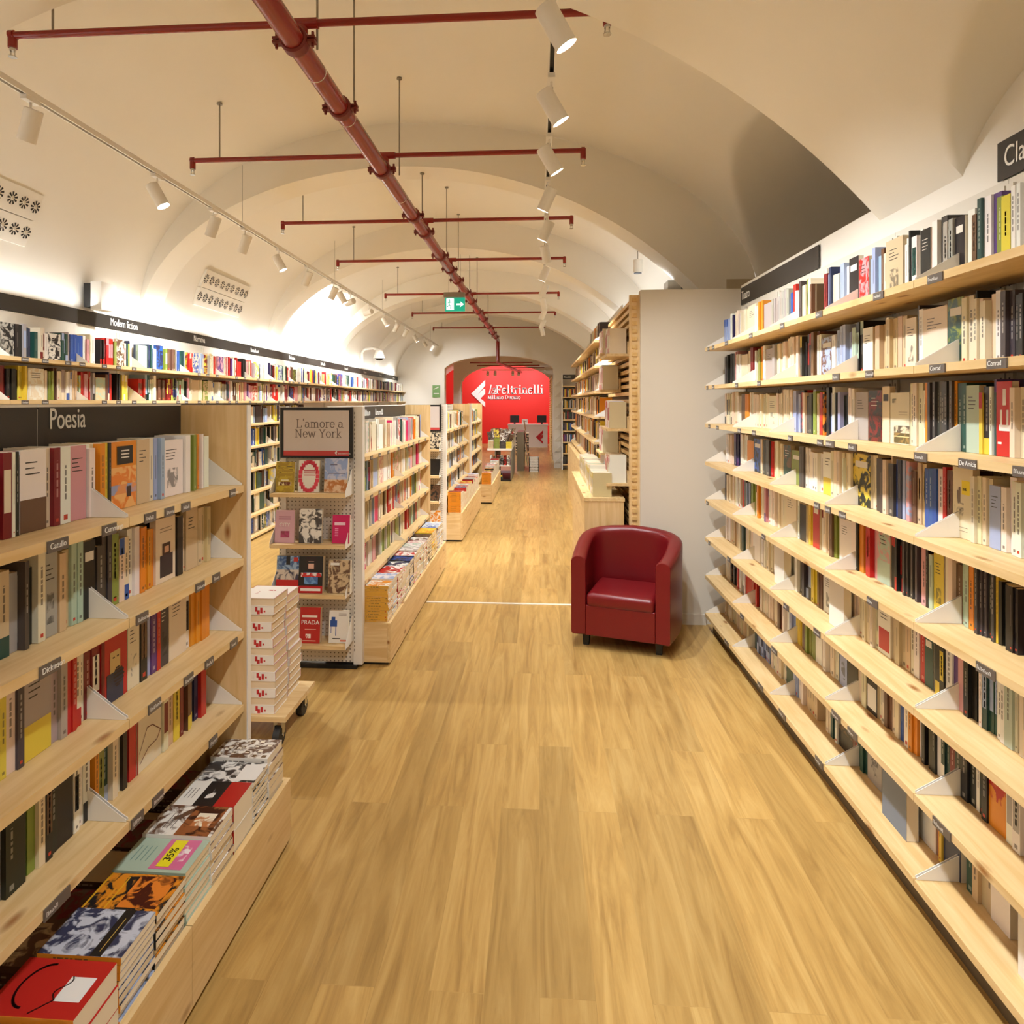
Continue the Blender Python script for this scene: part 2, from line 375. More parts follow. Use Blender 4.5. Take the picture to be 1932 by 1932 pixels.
# ------------------------------------------------------------------ serif lettering (drawn with a broad nib)
def arcp(cx, cy, rx, ry, a0, a1, n=14): return [(cx+rx*math.cos(math.radians(a0+(a1-a0)*i/n)), cy+ry*math.sin(math.radians(a0+(a1-a0)*i/n))) for i in range(n+1)]
def sv(x, h0, h1): return [(x, h0), (x, h1)]
def serif(x, y, l=.12, r=.12): return [(x-l, y), (x+r, y)]
X_ = .5; CAP = .72
GLY = { # (advance, strokes)
 'l': (.34, [sv(.17, 0, .78), serif(.17, .02), serif(.17, .77, .12, 0)]),
 'i': (.34, [sv(.17, 0, .5), serif(.17, .02), serif(.17, .49, .12, 0), [(.17, .66), (.17, .76)]]),
 'a': (.5, [arcp(.22, .34, .15, .15, 160, 20), sv(.37, .06, .4), arcp(.21, .15, .15, .14, 90, 300), [(.27, .04), (.37, .12)], [(.21, .29), (.37, .29)], serif(.42, .02, .04, .07)]),
 'e': (.48, [arcp(.24, .25, .18, .25, 15, 320), [(.07, .28), (.41, .28)], arcp(.24, .25, .18, .25, 0, 40)]),
 'o': (.5, [arcp(.25, .25, .19, .25, 0, 360, 24)]),
 'n': (.58, [sv(.14, 0, .5), serif(.14, .02), serif(.14, .49, .1, 0), arcp(.29, .33, .14, .16, 170, 0), sv(.43, 0, .34), serif(.43, .02)]),
 'm': (.84, [sv(.14, 0, .5), serif(.14, .02), serif(.14, .49, .1, 0), arcp(.27, .34, .13, .15, 170, 0), sv(.41, 0, .36), serif(.41, .02), arcp(.55, .34, .14, .15, 170, 0), sv(.69, 0, .36), serif(.69, .02)]),
 'r': (.42, [sv(.14, 0, .5), serif(.14, .02), serif(.14, .49, .1, 0), arcp(.3, .33, .15, .16, 170, 55)]),
 't': (.36, [sv(.16, .1, .66), arcp(.25, .1, .09, .1, 180, 330), [(.04, .48), (.32, .48)]]),
 'u': (.56, [sv(.14, .14, .5), serif(.14, .49, .1, 0), arcp(.27, .15, .13, .14, 180, 350), sv(.42, 0, .5), serif(.42, .49, .1, 0), serif(.42, .02, 0, .1)]),
 'w': (.72, [[(.06, .5), (.2, 0)], [(.2, 0), (.35, .48)], [(.35, .48), (.5, 0)], [(.5, 0), (.65, .5)], serif(.06, .49, .08, .1), serif(.65, .49, .1, .08)]),
 'k': (.54, [sv(.14, 0, .78), serif(.14, .02), serif(.14, .77, .1, 0), [(.16, .2), (.4, .48)], [(.22, .28), (.44, .02)], serif(.44, .02, .08, .08), serif(.38, .49, .08, .08)]),
 'L': (.58, [sv(.16, 0, CAP), serif(.16, .7), [(.06, .02), (.5, .02)], [(.5, .02), (.5, .18)]]),
 'N': (.72, [sv(.14, 0, CAP), [(.14, .7), (.56, .02)], sv(.56, 0, CAP), serif(.14, .02), serif(.12, .7, .1, .04), serif(.56, .7)]),
 'Y': (.62, [[(.08, .7), (.31, .34)], [(.31, .34), (.54, .7)], sv(.31, 0, .34), serif(.31, .02), serif(.08, .7, .08, .1), serif(.54, .7, .1, .08)]),
 'F': (.58, [sv(.16, 0, CAP), serif(.16, .02), [(.04, .7), (.52, .7)], [(.52, .7), (.52, .54)], [(.16, .37), (.4, .37)], [(.4, .3), (.4, .45)]]),
 'M': (.86, [sv(.14, 0, CAP), [(.14, .7), (.41, .05)], [(.41, .05), (.68, .7)], sv(.68, 0, CAP), serif(.14, .02), serif(.68, .02), serif(.14, .7, .1, .02), serif(.68, .7, .02, .1)]),
 'D': (.7, [sv(.16, 0, CAP), [(.04, .7), (.34, .7)], [(.04, .02), (.34, .02)], arcp(.3, .36, .3, .34, 90, -90)]),
 "'": (.2, [[(.1, .6), (.1, .78)]]), ' ': (.26, []),
}
def serif_text(s, P0, ex, ey, size, thick=.085, thin=.045, slant=0, depth=.004, mb=None, w=1.0):
    """lettering as solid strokes; ex, ey are the reading and the up direction"""
    mb = mb or MB(); ex = Vector(ex); ey = Vector(ey); ez = ex.cross(ey); x = 0; P0 = Vector(P0)
    for ch in s:
        adv, st = GLY[ch]
        for k, poly in enumerate(st):
            for (ax_, ay_), (bx, by) in zip(poly, poly[1:]):
                dx, dy = bx-ax_, by-ay_; L_ = math.hypot(dx, dy) or 1
                wd = thin+(thick-thin)*abs(dy)/L_; nx, ny_ = -dy/L_*wd/2, dx/L_*wd/2
                e = .01; ox, oy = dx/L_*e, dy/L_*e
                q = [(ax_-ox+nx, ay_-oy+ny_), (ax_-ox-nx, ay_-oy-ny_), (bx+ox-nx, by+oy-ny_), (bx+ox+nx, by+oy+ny_)]
                p3 = [P0+ex*((x+px*w+slant*py)*size)+ey*(py*size) for px, py in q]
                mb.add(p3+[p+ez*depth for p in p3], [(0, 1, 2, 3), (4, 5, 6, 7), (0, 1, 5, 4), (1, 2, 6, 5), (2, 3, 7, 6), (3, 0, 4, 7)])
        x += adv*w
    return mb, x*size
def f_logo(P0, ex, ey, h, depth=.02):
    """open F arrow mark: h tall, point to the left"""
    mb = MB(); ex = Vector(ex); ey = Vector(ey); P0 = Vector(P0); ez = ex.cross(ey)
    polys = [[(0, .495), (.517, 1), (.517, .787), (.24, .45)], [(.24, .45), (.46, .67), (.517, .67), (.517, .49), (.35, .315)], [(0, .495), (.24, .45), (.35, .315), (.517, .18), (.517, 0)]]
    for p in polys:
        p3 = [P0+ex*(a*h)+ey*(b*h) for a, b in p]; n = len(p)
        mb.add(p3+[q+ez*depth for q in p3], [tuple(range(n)), tuple(range(n, 2*n))]+[(i, (i+1) % n, n+(i+1) % n, n+i) for i in range(n)])
    return mb

# logo on the red wall
t = thing('wall_logo', 'white shop logo and name lettering on the red end wall', 'logo', (-1.5, 24.18, 1.5))
Y = 24.16
f_logo((-2.604, Y, 1.398), (1, 0, 0), (0, 0, 1), 1.03).build('emblem', M_TEXT, t)
mb, _ = serif_text('la', (-1.975, Y, 1.903), (1, 0, 0), (0, 0, 1), .44, .1, .045, slant=.22, depth=.02, w=.85); mb.build('lettering', M_TEXT, t)
mb, _ = serif_text('Feltrinelli', (-1.67, Y, 1.903), (1, 0, 0), (0, 0, 1), .44, .115, .05, depth=.02, w=.9); mb.build('lettering', M_TEXT, t)
mb, _ = serif_text('Milano Duomo', (-1.975, Y, 1.70), (1, 0, 0), (0, 0, 1), .2, .13, .06, depth=.02, w=.97); mb.build('lettering', M_TEXT, t)

ROWS = {
 'R0': '@4552 w93x2 c73x3 c45x7 _77 t55 l51x4/n c53x4 t97Fi l52 w76 e47x3 _86 c46 t44 w21 u117Fi/k r19 t23x4 g103F g51x2 g40x2 w133F/h r22 y14 n82Fi _19 t31 e36x2 w76F',
 'R1': '@4443 y77 c74x2 k116i/u r88 w104/z r212F t54 c44x6 u60 w42x2 l55 y30x3 u38 q53x2 w67F w54 c45x2 t19 l66F k88Fi c32x2 k78F/w c49 u40 c26x2 b36 w29 o41 w33/n k17x4 w24 t35/w d23 k30x3 w15 k44 r71Fi/o w28x2/g',
 'R2': '@4443 e64x2 w97 e61x3 c64 t42 c70x2 w216F c55x4 e29x4 w54x2 z76 k60/l y58 u66 w118F c122F c21x10 w86F/r e37x3 c22 w29 _8 r28 t47Fi t20 k44/y w31 v24 p23 r12 k20x3 w11 t19x3/l w34 s28 c11x4 l49Fi/z u13',
 'R3': '@4404 z89 c121 c92 w98 r53 z62 l69 q85i w37/k o54 c69 p67/v w79 c46 c44x2 c137F w39 k75Fi y71 r68Fi w33/d c53 u51 q49 w155F k14 o32 z31 r30i p34 p89Fi/s k12x6/r c15 z12x8 _6 p26 k12 s19 y53F/c v9 c36 u30 s34 o19x2 z12x6 y9 k13x6',
 'R4': '@4430 c90 w110 c82 _12 n122/v w63x2 o117Fi k128Fi/b c26 z55x2 r32 c31x3 c60 u99Fi/t _7 q112Fi z50 w48 w31x3 w33 _11 w84F/y c33x3 w10 c24x3 k135Fi/y c35 z21x3 c22 c11 z31 b21 n24 l16 p39Fi/l u25 e42Fi _12 b21x3 w27 r16 u26i c92F/y c16x4 l46F w20 w24 w19x2',
 'R5': '@4347 c154/k c126 w69 u82 o64 w46 c45x6 c186F c39x4 l26x2 l41 k30i/r c23 z35 z28 l27 q27 c35 r26 o34i/k l17 k24 l24 w24 k15 l38 k59i _7 w42 g100F d97Fi/k c52Fi c165F c24 c18 o23 z13x9 o12 t21x2 s58F y14/r k24/y w10 v10 t7 r60F/w c18x2',
 'R6': '@4347 z59 k150i p36 w104 c192F d45 w44 q57 o56 w27 g154F c47x3 c42x4 z40/y k58i k37/r u54i w35 u116Fi/l w32 l23x2 l22x2 l42/v _7 s28 k47/s w76F e28x3 w17 e27x4 c65F z10 w23 c127F t75Fi/q c22x2 k7 c14x2 c21 c14x2 w19 z19x2 k14x3',
 'R7': '@4408 l159/b w75 n43 c99 b34 c66 c64 c137F w43 o70 _14 g118F g99 g75x2 b43 r32 w51 z24 c35 q39i c28 u36 _83 d30i n17 l24 n21 c58 n22 l30 w29 k76Fi p80Fi/r l25 l24 l24 u18 c23 e109F w20 w25 k10 w29/t w14 k55F s13 r9 w26 z29 g40Fi k46Fi w30 u18i n14 t17 w27 v30 q22 y31Fi w14x2',
 'P3': '@1274 d23F/c w8 l4 k9 r9 w79F/u c15 d20 w32 p63F w21 c14 o19 w13 y11 k11 o110F/k e62F c19 l38F w118F/r w27 q34 q24 o12 w12 z12 w31',
 'P2': '@1274 e28F/t g29Fi z12 k28 c22 g47F e43 s38 k48Fi z29 z35 q31i c42/b w45 o36 o37 c106F/k k31 c21 _6 e72F e72',
 'P1': '@1274 y16 c26 z18 g86F/y g41F r15 r14 c23/r c19 d24 d31/w r108F/n c55F k31/u l21 v27 r17 z47F c99F w26/k o51 o51',
 'P0': '@1274 g9 k31 k23 t15 q22 c20 k40F/u k56Fi w18/k w18 w25/k _9 o16 q23i t24/l c21 c21 k37 r31 c148F/d e32 y29i d40 u36/y n49 r33',
}
# ------------------------------------------------------------------ books: the list is filled row by row, built at the end
PAL = {'w': (234, 228, 218), 'c': (226, 211, 183), 'e': (205, 180, 142), 'g': (168, 160, 152), 'k': (30, 28, 27), 'z': (70, 64, 62), 'n': (40, 44, 78),
       'b': (44, 84, 160), 'l': (160, 174, 205), 'r': (186, 36, 30), 'd': (120, 24, 26), 'o': (222, 138, 34), 'y': (222, 196, 66), 'v': (92, 62, 120),
       'p': (208, 150, 152), 'm': (204, 20, 92), 't': (38, 74, 66), 's': (172, 190, 170), 'q': (132, 142, 62), 'u': (104, 74, 54), 'h': (236, 232, 224), 'a': (120, 190, 210)}
CN = {'w': 'white', 'c': 'cream', 'e': 'beige', 'g': 'grey', 'k': 'black', 'z': 'charcoal', 'n': 'navy', 'b': 'blue', 'l': 'pale blue', 'r': 'red', 'd': 'dark red',
      'o': 'orange', 'y': 'yellow', 'v': 'violet', 'p': 'pink', 'm': 'magenta', 't': 'dark green', 's': 'pale green', 'q': 'olive', 'u': 'brown', 'h': 'white', 'a': 'turquoise'}
SPECS = []
def jit(c, rng, a=9): return tuple(max(4, min(250, v+rng.uniform(-a, a))) for v in c)
BAS = {'R': ((0, -1, 0), (1, 0, 0), (0, 0, 1)), 'L': ((0, 1, 0), (-1, 0, 0), (0, 0, 1)), 'N': ((1, 0, 0), (0, 1, 0), (0, 0, 1)),
       'RF': ((-1, 0, 0), (0, -1, 0), (0, 0, 1)), 'LF': ((1, 0, 0), (0, 1, 0), (0, 0, 1)), 'NF': ((0, -1, 0), (1, 0, 0), (0, 0, 1)),
       'UP': ((0, 0, 1), (0, 1, 0), (-1, 0, 0)), 'UPX': ((0, 0, 1), (1, 0, 0), (0, 1, 0)), 'UPB': ((0, 0, 1), (0, -1, 0), (1, 0, 0)), 'UPW': ((0, 0, 1), (-1, 0, 0), (0, -1, 0))}
def basis(k): return Matrix([Vector(a) for a in BAS[k]]).transposed().to_4x4()
def spec(origin, bas, T, D, H, c, c2=None, art=False, face=False, row=None, kind='book', where=None, hard=False, lean=0, X=None, label=None, group=None, design=None, idx=0):
    M = Matrix.Translation(origin) @ basis(bas)
    if lean: M = M @ Matrix.Rotation(lean, 4, 'Y')
    if X is not None: M = X @ M
    SPECS.append(dict(M=M, T=T, D=D, H=H, c=c, c2=c2, art=art, face=face, row=row, kind=kind, where=where, hard=hard, label=label, group=group, design=design, idx=idx, bas=bas))
    return SPECS[-1]
def fill_row(tokens, side, Xspine, z, depth, row, X=None, hmax=.225, seed=0, ylim=None, ys=1.0):
    """tokens: '@start' in mm, then colour+thickness [F face-out] [i picture] [xN] [/second colour], '_gap'. side 'R' runs towards the viewer, 'L' away."""
    rng = random.Random(seed); y = 0; sgn = -1 if side == 'R' else 1; k = 0
    for tk in tokens.split():
        if tk[0] == '@': y = int(tk[1:])/1000*ys; continue
        if tk[0] == '_': y += sgn*int(tk[1:])/1000*ys; continue
        a, _, c2 = tk.partition('/'); nrep = 1
        if 'x' in a[1:]: a, _, r = a.rpartition('x'); nrep = int(r)
        art = a.endswith('i'); a = a.rstrip('i'); face = a.endswith('F'); a = a.rstrip('F')
        col = a[0]; th = int(a[1:])/1000*nrep*ys
        parts = []
        if face and .045 <= th:
            if th > .15: parts = [(.125, True)]+[((th-.125)/max(1, round((th-.125)/.024)), False)]*max(1, round((th-.125)/.024))
            else: parts = [(th, True)]
        else:
            m = max(nrep, math.ceil(th/.034-.01)); parts = [(th/m, False)]*m
        h0 = rng.choice([.178, .19, .195, .2, .208, .215])
        for j, (t, fc) in enumerate(parts):
            y1 = y+sgn*t
            mid = (y+y1)/2
            if ylim is None or ylim[0] < mid < ylim[1]:
                h = min(hmax, h0+rng.uniform(-.004, .004)) if j else min(hmax, h0)
                g = .0006
                if fc:
                    w_ = t-.004; T = .02; x0 = Xspine+(-.0 if side == 'R' else .0)
                    o = (x0+(.022 if side == 'R' else -.022), y-g if side == 'R' else y+g, z+.001)
                    hh = max(.15, min(hmax, w_*1.52 if w_ > .11 else h))
                    spec(o, side+'F', T, w_, hh, jit(PAL[col], rng, 4), PAL.get(c2), art, True, row, X=X, idx=k)
                    SPECS[-1]['cn'] = col
                else:
                    dp = depth+rng.uniform(-.012, .006); x0 = Xspine+rng.uniform(-.008, .012)*(1 if side == 'R' else -1)
                    spec((x0, y-g*.5 if side == 'R' else y+g*.5, z+.001), side, t-g, dp, h, jit(PAL[col], rng, 6), PAL.get(c2), art, False, row, X=X, idx=k, hard=rng.random() < .12)
                    SPECS[-1]['cn'] = col
                k += 1
            y = y1
def rnd_tokens(y0, y1, side, pal, seed, pf=.05, gap=.12, tmin=10, tmax=34):
    rng = random.Random(seed); out = ['@%d' % (y0*1000)]; y = y0; s = -1 if side == 'R' else 1
    while (y1-y)*s > .04:
        c = rng.choice(pal); u = rng.random()
        if u < gap*.5: g = rng.randint(15, 70); out.append('_%d' % g); y += s*g/1000; continue
        if u > 1-pf and (y1-y)*s > .16: t = rng.randint(105, 140); out.append('%s%dF%s/%s' % (c, t, rng.choice(['i', 'i', '']), rng.choice(pal))); y += s*t/1000; continue
        n = rng.choice([1, 1, 1, 1, 2, 3, 4]); t = rng.randint(tmin, tmax)
        n = min(n, int((y1-y)*s*1000/t)) or 1
        if t*n/1000 > (y1-y)*s: t = int((y1-y)*s*1000/n)-1
        if t < 6: break
        tk = '%s%d' % (c, t)
        if rng.random() < .1: tk += 'i'
        if n > 1: tk += 'x%d' % n
        if rng.random() < .25 or tk.find('i') > 0: tk += '/'+rng.choice(pal)
        out.append(tk); y += s*t*n/1000
    return ' '.join(out)

# ------------------------------------------------------------------ shelving
def squiggle(mb, P, ex, h, n, rng, mi=1, nrm=None):
    """a short line of lettering too small to read"""
    x = 0; P = Vector(P); ex = Vector(ex); up = Vector((0, 0, 1)); nn = Vector(nrm)*.0006
    for i in range(n):
        hh = h*(1 if i == 0 else rng.choice([.6, .62, .65, .95])); w_ = h*.14
        for a, b, c, d in ((x, 0, x+w_, hh), (x, hh-w_, x+h*.45, hh) if rng.random() < .6 else (x, 0, x+h*.4, w_), (x+h*.38, 0, x+h*.38+w_, hh*.9)):
            q = [P+ex*a+up*b+nn, P+ex*c+up*b+nn, P+ex*c+up*d+nn, P+ex*a+up*d+nn]; mb.add(q, [(0, 1, 2, 3)], mi)
        x += h*.62
LR = random.Random(5)
def bay(side, Xe, Xb, Y0, Y1, zs, label, name='bookcase', cat='bookcase', group=None, labels=None, XF=None, back_top=None, z_base=.03, th=.024, brackets=True, mb_back=M_CREAMM, one_end=False, kick=True, mid=False, up_top=None):
    """one shelving bay: back panel, slotted uprights, pine shelves with white end brackets and label holders"""
    s = 1 if side == 'R' else -1          # direction from shelf edge towards the back
    loc = ((XF @ Vector(((Xe+Xb)/2, (Y0+Y1)/2, 0))) if XF else Vector(((Xe+Xb)/2, (Y0+Y1)/2, 0)))
    t = thing(name, label, cat, tuple(loc), group)
    def B(mb, a, b, mi=0): mb.box(a, b, mi, XF); return mb
    top = back_top or zs[-1]+.3; utop = top-.02 if up_top is None else up_top
    B(MB(), (Xb-s*.012, Y0+.001, z_base), (Xb-s*.002, Y1-.001, top)).build('back_panel', mb_back, t)
    mb = MB(); up = MB()
    for Y in (Y0+.018, Y1-.018):
        B(up, (Xb-s*.022, Y-.014, .0), (Xb-s*.0125, Y+.014, utop))
        for k in range(int((utop-.09)/.05)):
            B(up, (Xb-s*.0225, Y-.003, .05+k*.05), (Xb-s*.0218, Y+.003, .073+k*.05), 1)
    up.build('upright', [M_CREAMM, M_BLACK], t)
    if kick: B(MB(), (Xe+s*.055, Y0+.001, 0), (Xb-s*.03, Y1-.001, zs[0]-th-.002)).build('plinth', mat('kick', (96, 82, 62), .6), t)
    nx = Vector((-s, 0, 0)); ex = Vector((0, -s, 0))
    for i, z in enumerate(zs):
        sh = B(MB(), (Xe, Y0+.0015, z-th), (Xb-s*.031, Y1-.0015, z)).build('shelf', M_PINE, t)
        if brackets:
            for Y in ((Y0+.003, Y1-.0045, (Y0+Y1)/2) if mid else (Y0+.003, Y1-.0045)):
                pts = [(Xe+s*.006, z+.0008), (Xb-s*.033, z+.0008), (Xb-s*.033, z+.13), (Xb-s*.075, z+.13), (Xe+s*.02, z+.016), (Xe+s*.006, z+.008)]
                m2 = MB()
                vs_ = [Vector((p[0], Y+d, p[1])) for d in (0, .0015) for p in pts]
                if XF: vs_ = [XF @ v for v in vs_]
                n = len(pts); m2.add(vs_, [tuple(range(n)), tuple(range(n, 2*n))]+[(j, (j+1) % n, n+(j+1) % n, n+j) for j in range(n)])
                m2.build('bracket', M_WHITE, sh, **{})
        for (ly, lw, txt) in (labels or {}).get(i, []):
            lb = MB(); y0, y1 = ly-lw/2, ly+lw/2
            B(lb, (Xe-s*.0042, y0, z-th-.004), (Xe-s*.0006, y1, z-.002))
            st = Vector((Xe-s*.0042, y1-.005 if s > 0 else y0+.005, z-th+.004))
            if txt == '':
                n0 = len(lb.v); squiggle(lb, st, (0, -s, 0), .0105, LR.randint(5, 8), LR, 1, nx)
                if XF: lb.v[n0:] = [tuple(XF @ Vector(v)) for v in lb.v[n0:]]
            o = lb.build('label_holder', [M_HOLD, M_TEXT], sh)
            if txt: text(txt, st+nx*.0009, '-X' if s > 0 else '+X', .019, M_TEXT, o, 'lettering', .85, .0003)
    return t
def header(side, X, Y0, Y1, z0, z1, label, txts, XF=None, group=None, size=.085, sx=.72, bz=.28):
    s = 1 if side == 'R' else -1
    loc = Vector((X, (Y0+Y1)/2, z0)); loc = XF @ loc if XF else loc
    t = thing('header_sign', label, 'sign', tuple(loc), group)
    MB().box((X-s*.006, Y0, z0), (X, Y1, z1), 0, XF).build('sign_panel', M_DARK, t)
    MB().box((X-s*.0065, Y0, z1), (X+s*.004, Y1, z1+.006), 0, XF).build('top_rail', M_WHITE, t)
    for y, body, sz in txts:
        if not body:
            q = MB(); squiggle(q, (X-s*.0072, y, z0+(z1-z0)*bz), (0, -s, 0), .05, 8, LR, 0, (-s, 0, 0))
            if XF: q.v = [tuple(XF @ Vector(v)) for v in q.v]
            q.build('lettering', M_TEXT, t); continue
        text(body, (X-s*.0072, y, z0+(z1-z0)*bz), '-X' if s > 0 else '+X', sz or size, M_TEXT, t, 'lettering', sx, .0008, XF)
    return t

ZR = [.13+.2635*k for k in range(8)]
RB = [(4.52, 3.90), (3.90, 3.28), (3.28, 2.66), (2.66, 2.04), (2.04, 1.42), (1.42, .80), (.80, .18)]
XE, XB = 1.15, 1.44
LBL_R = {4: [(2.025, .065, 'Dickens'), (2.5, .05, ''), (2.62, .045, ''), (2.72, .05, ''), (3.25, .06, '')],
         5: [(2.0, .06, ''), (1.79, .07, 'De Amicis'), (1.6, .05, ''), (2.42, .06, ''), (2.6, .07, ''), (2.69, .05, ''), (3.0, .05, ''), (3.3, .05, ''), (3.5, .05, ''), (3.75, .05, ''), (4.2, .05, ''), (4.4, .04, '')],
         6: [(2.02, .055, ''), (1.92, .07, 'Conrad'), (1.68, .07, 'Conrad'), (2.3, .05, ''), (2.55, .055, ''), (2.68, .055, ''), (3.3, .05, ''), (3.42, .05, ''), (3.8, .05, ''), (4.3, .05, ''), (4.45, .04, '')],
         7: [(2.01, .07, ''), (1.93, .07, ''), (2.24, .065, ''), (2.7, .06, ''), (3.1, .05, ''), (3.3, .05, ''), (3.55, .05, ''), (4.0, .06, ''), (4.3, .05, ''), (4.42, .04, '')],
         3: [(2.28, .07, ''), (2.66, .05, ''), (3.3, .06, ''), (3.35, .05, ''), (1.72, .07, ''), (4.45, .05, '')],
         2: [(2.0, .1, ''), (2.72, .06, ''), (3.05, .06, ''), (3.95, .06, ''), (4.4, .04, '')],
         1: [(1.9, .08, ''), (2.55, .07, ''), (2.42, .07, ''), (3.2, .07, ''), (3.3, .06, ''), (3.7, .06, '')],
         0: [(2.7, .07, ''), (3.4, .08, ''), (4.0, .08, ''), (3.1, .08, '')]}
desc = ['beside the plain partition', 'second from the partition', 'in the middle of the run', 'just past the end of the dark topmost sign', 'nearest the camera', 'beside the camera', 'behind the camera']
for k, (a, b) in enumerate(RB):
    lab = {i: [q for q in v if b < q[0]-q[1]/2 and q[0]+q[1]/2 < a] for i, v in LBL_R.items()}
    if k < 6: bay('R', XE, XB, b, a, ZR, 'pine-shelved bookcase on the right wall, %s' % desc[k], labels=lab, group='bookcases along the right wall', back_top=2.28)
header('R', 1.432, 3.365, 4.62, 2.285, 2.405, 'long dark sign above the right bookcases near the partition, small white lettering', [(4.6, 'Teatro', .085)])
header('R', 1.432, .8, 2.085, 2.285, 2.405, 'dark header sign with large white lettering at the right edge above bookcases', [(2.055, 'Classici', .09)])
ROWN = ['bottom', 'second', 'third', 'fourth', 'fifth', 'sixth', 'seventh', 'top']
for k in range(8):
    fill_row(ROWS['R%d' % k], 'R', 1.28, ZR[k], .118, ('%s shelf of the right wall' % ROWN[k] if k in (0, 7) else '%s shelf up, right wall' % ROWN[k], 'partition end'), seed=k+1, hmax=.232, ys=1.036, ylim=(1.6, 4.5))
    fill_row(rnd_tokens(1.6, .9, 'R', 'wccekzlrgou', 40+k), 'R', 1.28, ZR[k], .118, ('%s shelf of the right wall' % ROWN[k] if k in (0, 7) else '%s shelf up, right wall' % ROWN[k], 'partition end'), seed=k+60, hmax=.232, ylim=(.9, 1.6))

for (y, z, w_, h, T, c, c2, lb) in ((3.42, ZR[2], .13, .2, .035, 'w', 'c', 'white book facing out at the shelf front, third shelf up, right wall, nearer the partition'),
        (2.80, ZR[2], .13, .21, .03, 'w', 'e', 'white book facing out at the shelf front, third shelf up, right wall, middle'),
        (1.72, ZR[0], .15, .235, .035, 'w', 'g', 'large white book facing out on the bottom right shelf nearest the camera'),
        (2.36, ZR[0], .15, .225, .04, 'g', 'n', 'slate blue book facing out on the bottom shelf, right wall')):
    s_ = spec((1.262, y, z+.001), 'RF', T, w_, h, PAL[c] if c != 'g' else (112, 124, 142), PAL[c2], False, True, None, kind='book', design='plain', label=lb); s_['cn'] = c; s_['force'] = True

# ---- island shelving on the left: front unit (poetry)
ZP = [.513, .777, 1.038, 1.30]
XS = -1.06
LBL_L = {3: [(1.332, .06, 'Catullo'), (1.50, .05, 'Cummings'), (1.665, .05, ''), (1.755, .045, ''), (1.84, .045, ''), (2.13, .04, '')],
         2: [(1.31, .06, 'Dickinson'), (1.63, .05, ''), (1.92, .05, ''), (2.02, .045, '')],
         1: [(1.685, .055, ''), (1.855, .05, ''), (1.975, .05, ''), (2.14, .05, '')],
         0: [(1.33, .075, ''), (1.61, .05, ''), (1.70, .05, ''), (2.0, .05, '')]}
PB = [(.34, .96), (.96, 1.58), (1.58, 2.22)]
for k, (a, b) in enumerate(PB):
    lab = {i: [q for q in v if a < q[0]-q[1]/2 and q[0]+q[1]/2 < b] for i, v in LBL_L.items()}
    pbay = bay('L', XS, -1.31, a, b, ZP, ['pine island bookcase beside the camera', 'pine island bookcase in the near left corner under the dark poetry sign', 'pine island bookcase next to the pine end panel, under the poetry sign'][k], labels=lab,
        group='island bookcases of the front unit', back_top=1.58, kick=False, up_top=1.46)
t = pbay
MB().box((-1.32, 2.222, .0), (-1.052, 2.246, 1.588)).build('end_panel', M_PINEZ, t); MB().box((-1.051, 2.222, 0), (-1.046, 2.246, 1.588)).build('edge_strip', M_WHITE, t)
header('L', -1.302, .34, 1.562, 1.482, 1.586, 'dark header board left of the poetry sign, at the left edge', [])
header('L', -1.302, 1.566, 2.221, 1.482, 1.586, 'dark sign lettered Poesia over the front island bookcase', [(1.60, 'Poesia', .08)], sx=.66, bz=.44)
rn = ['lowest shelf, front left unit', 'second shelf up, front left unit', 'third shelf up, front left unit', 'top shelf, front left unit']
for k in range(4):
    fill_row(ROWS['P%d' % k], 'L', -1.165, ZP[k], .112, (rn[k], 'near end'), seed=k+20, hmax=.232 if k < 3 else .188, ylim=(1.295, 2.205), ys=1.022)
    fill_row(rnd_tokens(.45, 1.285, 'L', 'wceekgroz', 90+k), 'L', -1.165, ZP[k], .112, (rn[k], 'near end'), seed=k+80, hmax=.232 if k < 3 else .188, ylim=(.4, 1.29))
def special(row, cn, design, txt=None, near=None):
    for s in SPECS:
        if s['row'] and s['row'][0] == row and s['face'] and s['cn'] == cn and (near is None or abs(s['M'].translation.y-near) < .04): s['design'] = design; s['txt'] = txt or []; s['force'] = True; return
    print('special not found', row, cn)
special(rn[3], 'o', 'sunset'); special(rn[1], 'r', 'portrait'); special(rn[2], 'c', 'portrait2'); special(rn[0], 'c', 'sketch')
special('sixth shelf up, right wall', 'c', 'riverside', [('ET', .14, .80, .022, 'k')], 2.42)
special('sixth shelf up, right wall', 'r', 'figure', None, 1.877)
special('fifth shelf up, right wall', 'c', 'sticker', [('25%', .52, .68, .011, 'k')], 2.067)
def low_plinth(Y0, Y1, label, z=.235, X0=-.902, X1=-1.3, seams=()):
    t = thing('display_plinth', label, 'plinth', ((X0+X1)/2, (Y0+Y1)/2, 0))
    MB().box((X0-.02, Y0+.02, .0), (X1, Y1-.02, .02)).build('toe_kick', M_BLACK, t)
    MB().box((X1, Y0+.0215, z-.03), (X0-.019, Y1-.0215, z-.012)).build('deck', M_PINE, t)
    ys = [Y0]+list(seams)+[Y1]
    for a, b in zip(ys, ys[1:]): MB().box((X0-.018, a+.0012, .02), (X0, b-.0012, z)).build('front_board', M_PINE, t)
    for Y in (Y0, Y1-.02): MB().box((X0-.0185, Y, .02), (X1, Y+.02, z)).build('end_board', M_PINEX, t)
    return t
low_plinth(.3, 2.255, 'low pine display plinth with book piles below the front island unit', seams=(.95, 1.60))

